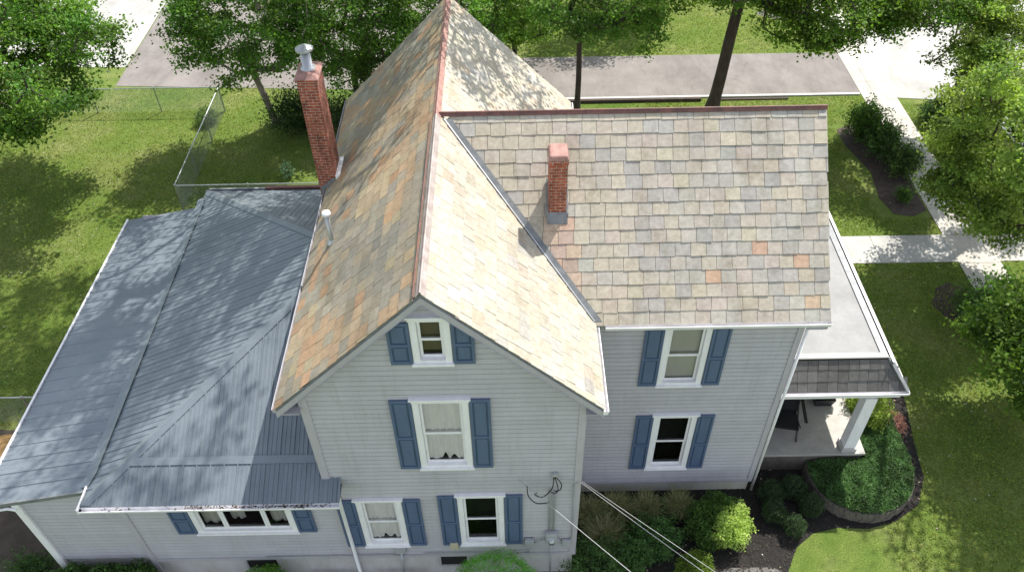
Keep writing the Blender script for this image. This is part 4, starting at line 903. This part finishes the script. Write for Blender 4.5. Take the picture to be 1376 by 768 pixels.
shrub('scrubby weeds on the bare soil left of the white corner post',(-12.6,.3,.2),(.75,.5,.3),2600,.06,(.05,.10,.03),seed=72,lump=.3,fill=.3)
shrub('loose weeds on the dark soil under the edge of the lean-to roof',(-11.9,-.5,.3),(.5,.4,.35),2000,.06,(.06,.11,.035),seed=73,lump=.3,fill=.3)
shrub('small weed clump growing at the chain link fence corner',(-13.2,21.0,.3),(.5,.5,.4),1500,.07,(.06,.10,.03),seed=71)

# ------------------------------------------------------------------ fences
def chainlink(label,p,q,h,posts,mesh=.075):
    p=Vector(p);q=Vector(q); Ln=(q-p).length; d_=(q-p)/Ln; t=empty('chain_link_fence',tuple(p),label,'fence','chain link fences around the back lawn')
    mb=MB(); mb.tube([p+Vector((0,0,h)),q+Vector((0,0,h))],.022,8); mb.build('top_rail',M['galv'],t)
    for i in range(posts+1):
        a=p.lerp(q,i/posts); mb=MB(); mb.tube([a,a+Vector((0,0,h+.05))],.03,8); mb.build('post',M['galv'],t)
    mb=MB(); w=.0019; nd=Vector((-d_.y,d_.x,0))*.0025; k=int((Ln+h)/mesh); 
    V=[]
    for i in range(k):
        for sg in (1,-1):
            s0=i*mesh-h if sg>0 else i*mesh; a0,a1=s0,s0+sg*h; z0,z1=.03,h
            def clip(a,za,b_,zb):
                if a>b_: a,za,b_,zb=b_,zb,a,za
                if b_<=0 or a>=Ln: return None
                if a<0: za+=(zb-za)*(-a)/(b_-a);a=0
                if b_>Ln: zb=za+(zb-za)*(Ln-a)/(b_-a); b_=Ln
                return a,za,b_,zb
            r=clip(a0,z0,a1,z1)
            if not r: continue
            a,za,b_,zb=r; A=p+d_*a+Vector((0,0,za)); B=p+d_*b_+Vector((0,0,zb)); wv=Vector((0,0,w)); 
            V.append([A-wv+nd*sg,B-wv+nd*sg,B+wv+nd*sg,A+wv+nd*sg]); V.append([A-nd*.6,B-nd*.6,B+nd*.6+wv,A+nd*.6+wv])
    rawmesh('wire_mesh',np.array([[tuple(v) for v in f_] for f_ in V]),M['wire'],None,t)
chainlink('chain link fence running beside the parking court behind the lawn',(-24,22.0,0),(-12.66,21.95,0),1.2,4)
chainlink('chain link fence running away from the house across the lawn',(-12.65,15.0,0),(-12.66,21.9,0),1.2,3)
chainlink('chain link fence between the lawn and the rear of the metal roof',(-12.6,15.0,0),(-7.2,15.0,0),1.2,2)
chainlink('chain link fence at the left picture edge beside the lean-to',(-20,5.07,0),(-11.5,5.05,0),1.2,3)
# tan tarp heaped beside the lean-to
P=[];F_=[]; nn_=26
mb=MB(); g_=[[None]*nn_ for _ in range(nn_)]
for i in range(nn_):
    for j_ in range(nn_):
        u=i/(nn_-1);v_=j_/(nn_-1); x=-15.6+3.1*u+.2*math.sin(v_*5); y=2.2+2.2*v_+.2*math.sin(u*6); e=math.sin(math.pi*u)*math.sin(math.pi*v_)
        g_[i][j_]=(x,y,.03+e*(.35+.35*n1(u*6,v_*6)))
for i in range(nn_-1):
    for j_ in range(nn_-1): mb.face([g_[i][j_],g_[i+1][j_],g_[i+1][j_+1],g_[i][j_+1]])
mb.build('tarp',M['tarp'],None,'crumpled tan tarp lying on dark soil beside the lean-to',smooth=True,cat='tarp')
# porch furniture
pc=empty('patio_chair',(7.45,4.1,.8),'black fabric patio chair on the porch beside the wing wall','chair')
mb=MB(); mb.hexa([(7.1,3.75,1.18),(7.75,3.62,1.18),(7.85,4.2,1.12),(7.2,4.3,1.12)],[(7.1,3.75,1.23),(7.75,3.62,1.23),(7.85,4.2,1.17),(7.2,4.3,1.17)]); mb.build('seat',M['fabric'],pc)
mb=MB(); mb.hexa([(7.15,4.22,1.15),(7.88,4.15,1.15),(7.88,4.22,1.15),(7.15,4.29,1.15)],[(7.10,4.62,1.95),(7.98,4.52,1.95),(7.98,4.56,1.95),(7.10,4.66,1.95)]); mb.build('backrest',M['fabric'],pc)
for a,b_ in (((7.12,3.72,.8),(7.14,4.5,1.5)),((7.78,3.6,.8),(7.9,4.4,1.5)),((7.2,4.6,.8),(7.1,3.7,1.35)),((7.95,4.45,.8),(7.74,3.58,1.35))):
    mb=MB(); mb.tube([a,b_],.018,6); mb.build('leg',M['black'],pc)
for x in (7.08,7.86):
    mb=MB(); mb.beam((x,3.65,1.42),(x+.08,4.4,1.46),.06,.03); mb.build('armrest',M['black'],pc)
pc.scale=(1.35,1.3,1.3); pc.location=(7.42,3.95,.8)
pt=empty('potted_plant',(8.95,4.75,.8),'leafy green plant in a square black pot on the porch','plant')
mb=MB(); mb.hexa([(8.72,4.52,.8),(9.2,4.52,.8),(9.2,4.98,.8),(8.72,4.98,.8)],[(8.66,4.46,1.12),(9.26,4.46,1.12),(9.26,5.04,1.12),(8.66,5.04,1.12)]); mb.build('pot',M['black'],pt,bevel=.015)
d_=RNG.normal(size=(5200,3)); d_/=np.linalg.norm(d_,axis=1)[:,None]; Pp=np.array([8.95,4.85,1.42])+d_*np.array([.55,.5,.36])*(.5+.5*RNG.random((5200,1)))
rawmesh('foliage',leafquads(Pp,.06,None,.5),M['leaf'],np.array([[.06,.115,.028]])*(.5+RNG.random((5200,1))),pt)
mb=MB(); mb.tube([(8.95,4.78,1.0),(8.95,4.85,1.4)],.03,6); mb.build('stem',M['bark'],pt)
# overhead cables
cable((.07,-.06,4.5),(24,-23.5,8.5),1.2,.0065,'pale service cable from the middle of the front wall, leftmost of three')
cable((1.44,-.08,4.36),(27,-23.0,8.2),1.2,.0065,'thick pale cable from the corner of the front wall, lower of its pair')
cable((1.46,-.08,4.40),(28.2,-23.0,8.4),1.0,.005,'thin pale cable from the corner of the front wall, upper of its pair')
for pts in ([(.84,-.1,4.62),(.80,-.18,4.3),(.60,-.22,4.02),(.42,-.3,4.25),(.45,-.42,4.52)],[(.86,-.1,4.62),(.93,-.2,4.35),(.90,-.2,4.15),(.80,-.1,4.0)],[(.25,-.24,4.5),(.28,-.3,4.2),(.45,-.42,4.1),(.70,-.62,4.45)],[(.88,-.1,4.62),(1.0,-.16,4.45),(.98,-.16,4.2),(.84,-.1,4.05)]):
    mb=MB(); mb.tube(smooth3(pts) if 'smooth3' in globals() else pts,.013,6); mb.build('service_lead',M['black'],house)

# ------------------------------------------------------------------ light, camera
w=bpy.data.worlds.new('World'); sc.world=w; w.use_nodes=True; nt=w.node_tree
sky=nt.nodes.new('ShaderNodeTexSky'); sky.sky_type='NISHITA'; sky.sun_disc=False; sky.sun_elevation=R(55.8); sky.sun_rotation=R(38.5)
bg=nt.nodes['Background']; bg.inputs[1].default_value=.15; hs=nt.nodes.new('ShaderNodeHueSaturation'); hs.inputs['Saturation'].default_value=.45; nt.links.new(sky.outputs[0],hs.inputs['Color']); nt.links.new(hs.outputs[0],bg.inputs[0])
sd=bpy.data.lights.new('sun','SUN'); sd.energy=4.0; sd.angle=R(.53); sd.color=(1,.955,.88); so=bpy.data.objects.new('sun',sd); COL.objects.link(so)
so.rotation_euler=Vector((-.42,-.53,-1)).to_track_quat('-Z','Y').to_euler(); so.location=(20,30,40)
cd=bpy.data.cameras.new('camera'); cam=bpy.data.objects.new('camera',cd); COL.objects.link(cam); sc.camera=cam
cd.sensor_width=36; cd.lens=1113/1376*36; cd.clip_end=1500; cd.clip_start=.1
p=R(44.7); rho=.018; fw=Vector((0,math.cos(p),-math.sin(p))); r_=Vector((1,0,0)); u_=Vector((0,math.sin(p),math.cos(p)))
Rv=r_*math.cos(rho)-u_*math.sin(rho); Uv=u_*math.cos(rho)+r_*math.sin(rho)
cam.matrix_world=Matrix(((Rv.x,Uv.x,-fw.x,0),(Rv.y,Uv.y,-fw.y,-10),(Rv.z,Uv.z,-fw.z,20.3),(0,0,0,1)))
vs=sc.view_settings; vs.view_transform='Standard'; vs.look='None'; vs.exposure=1.0; vs.gamma=1; vs.use_curve_mapping=False
sc.render.engine='CYCLES'; sc.cycles.max_bounces=8; sc.cycles.transparent_max_bounces=16
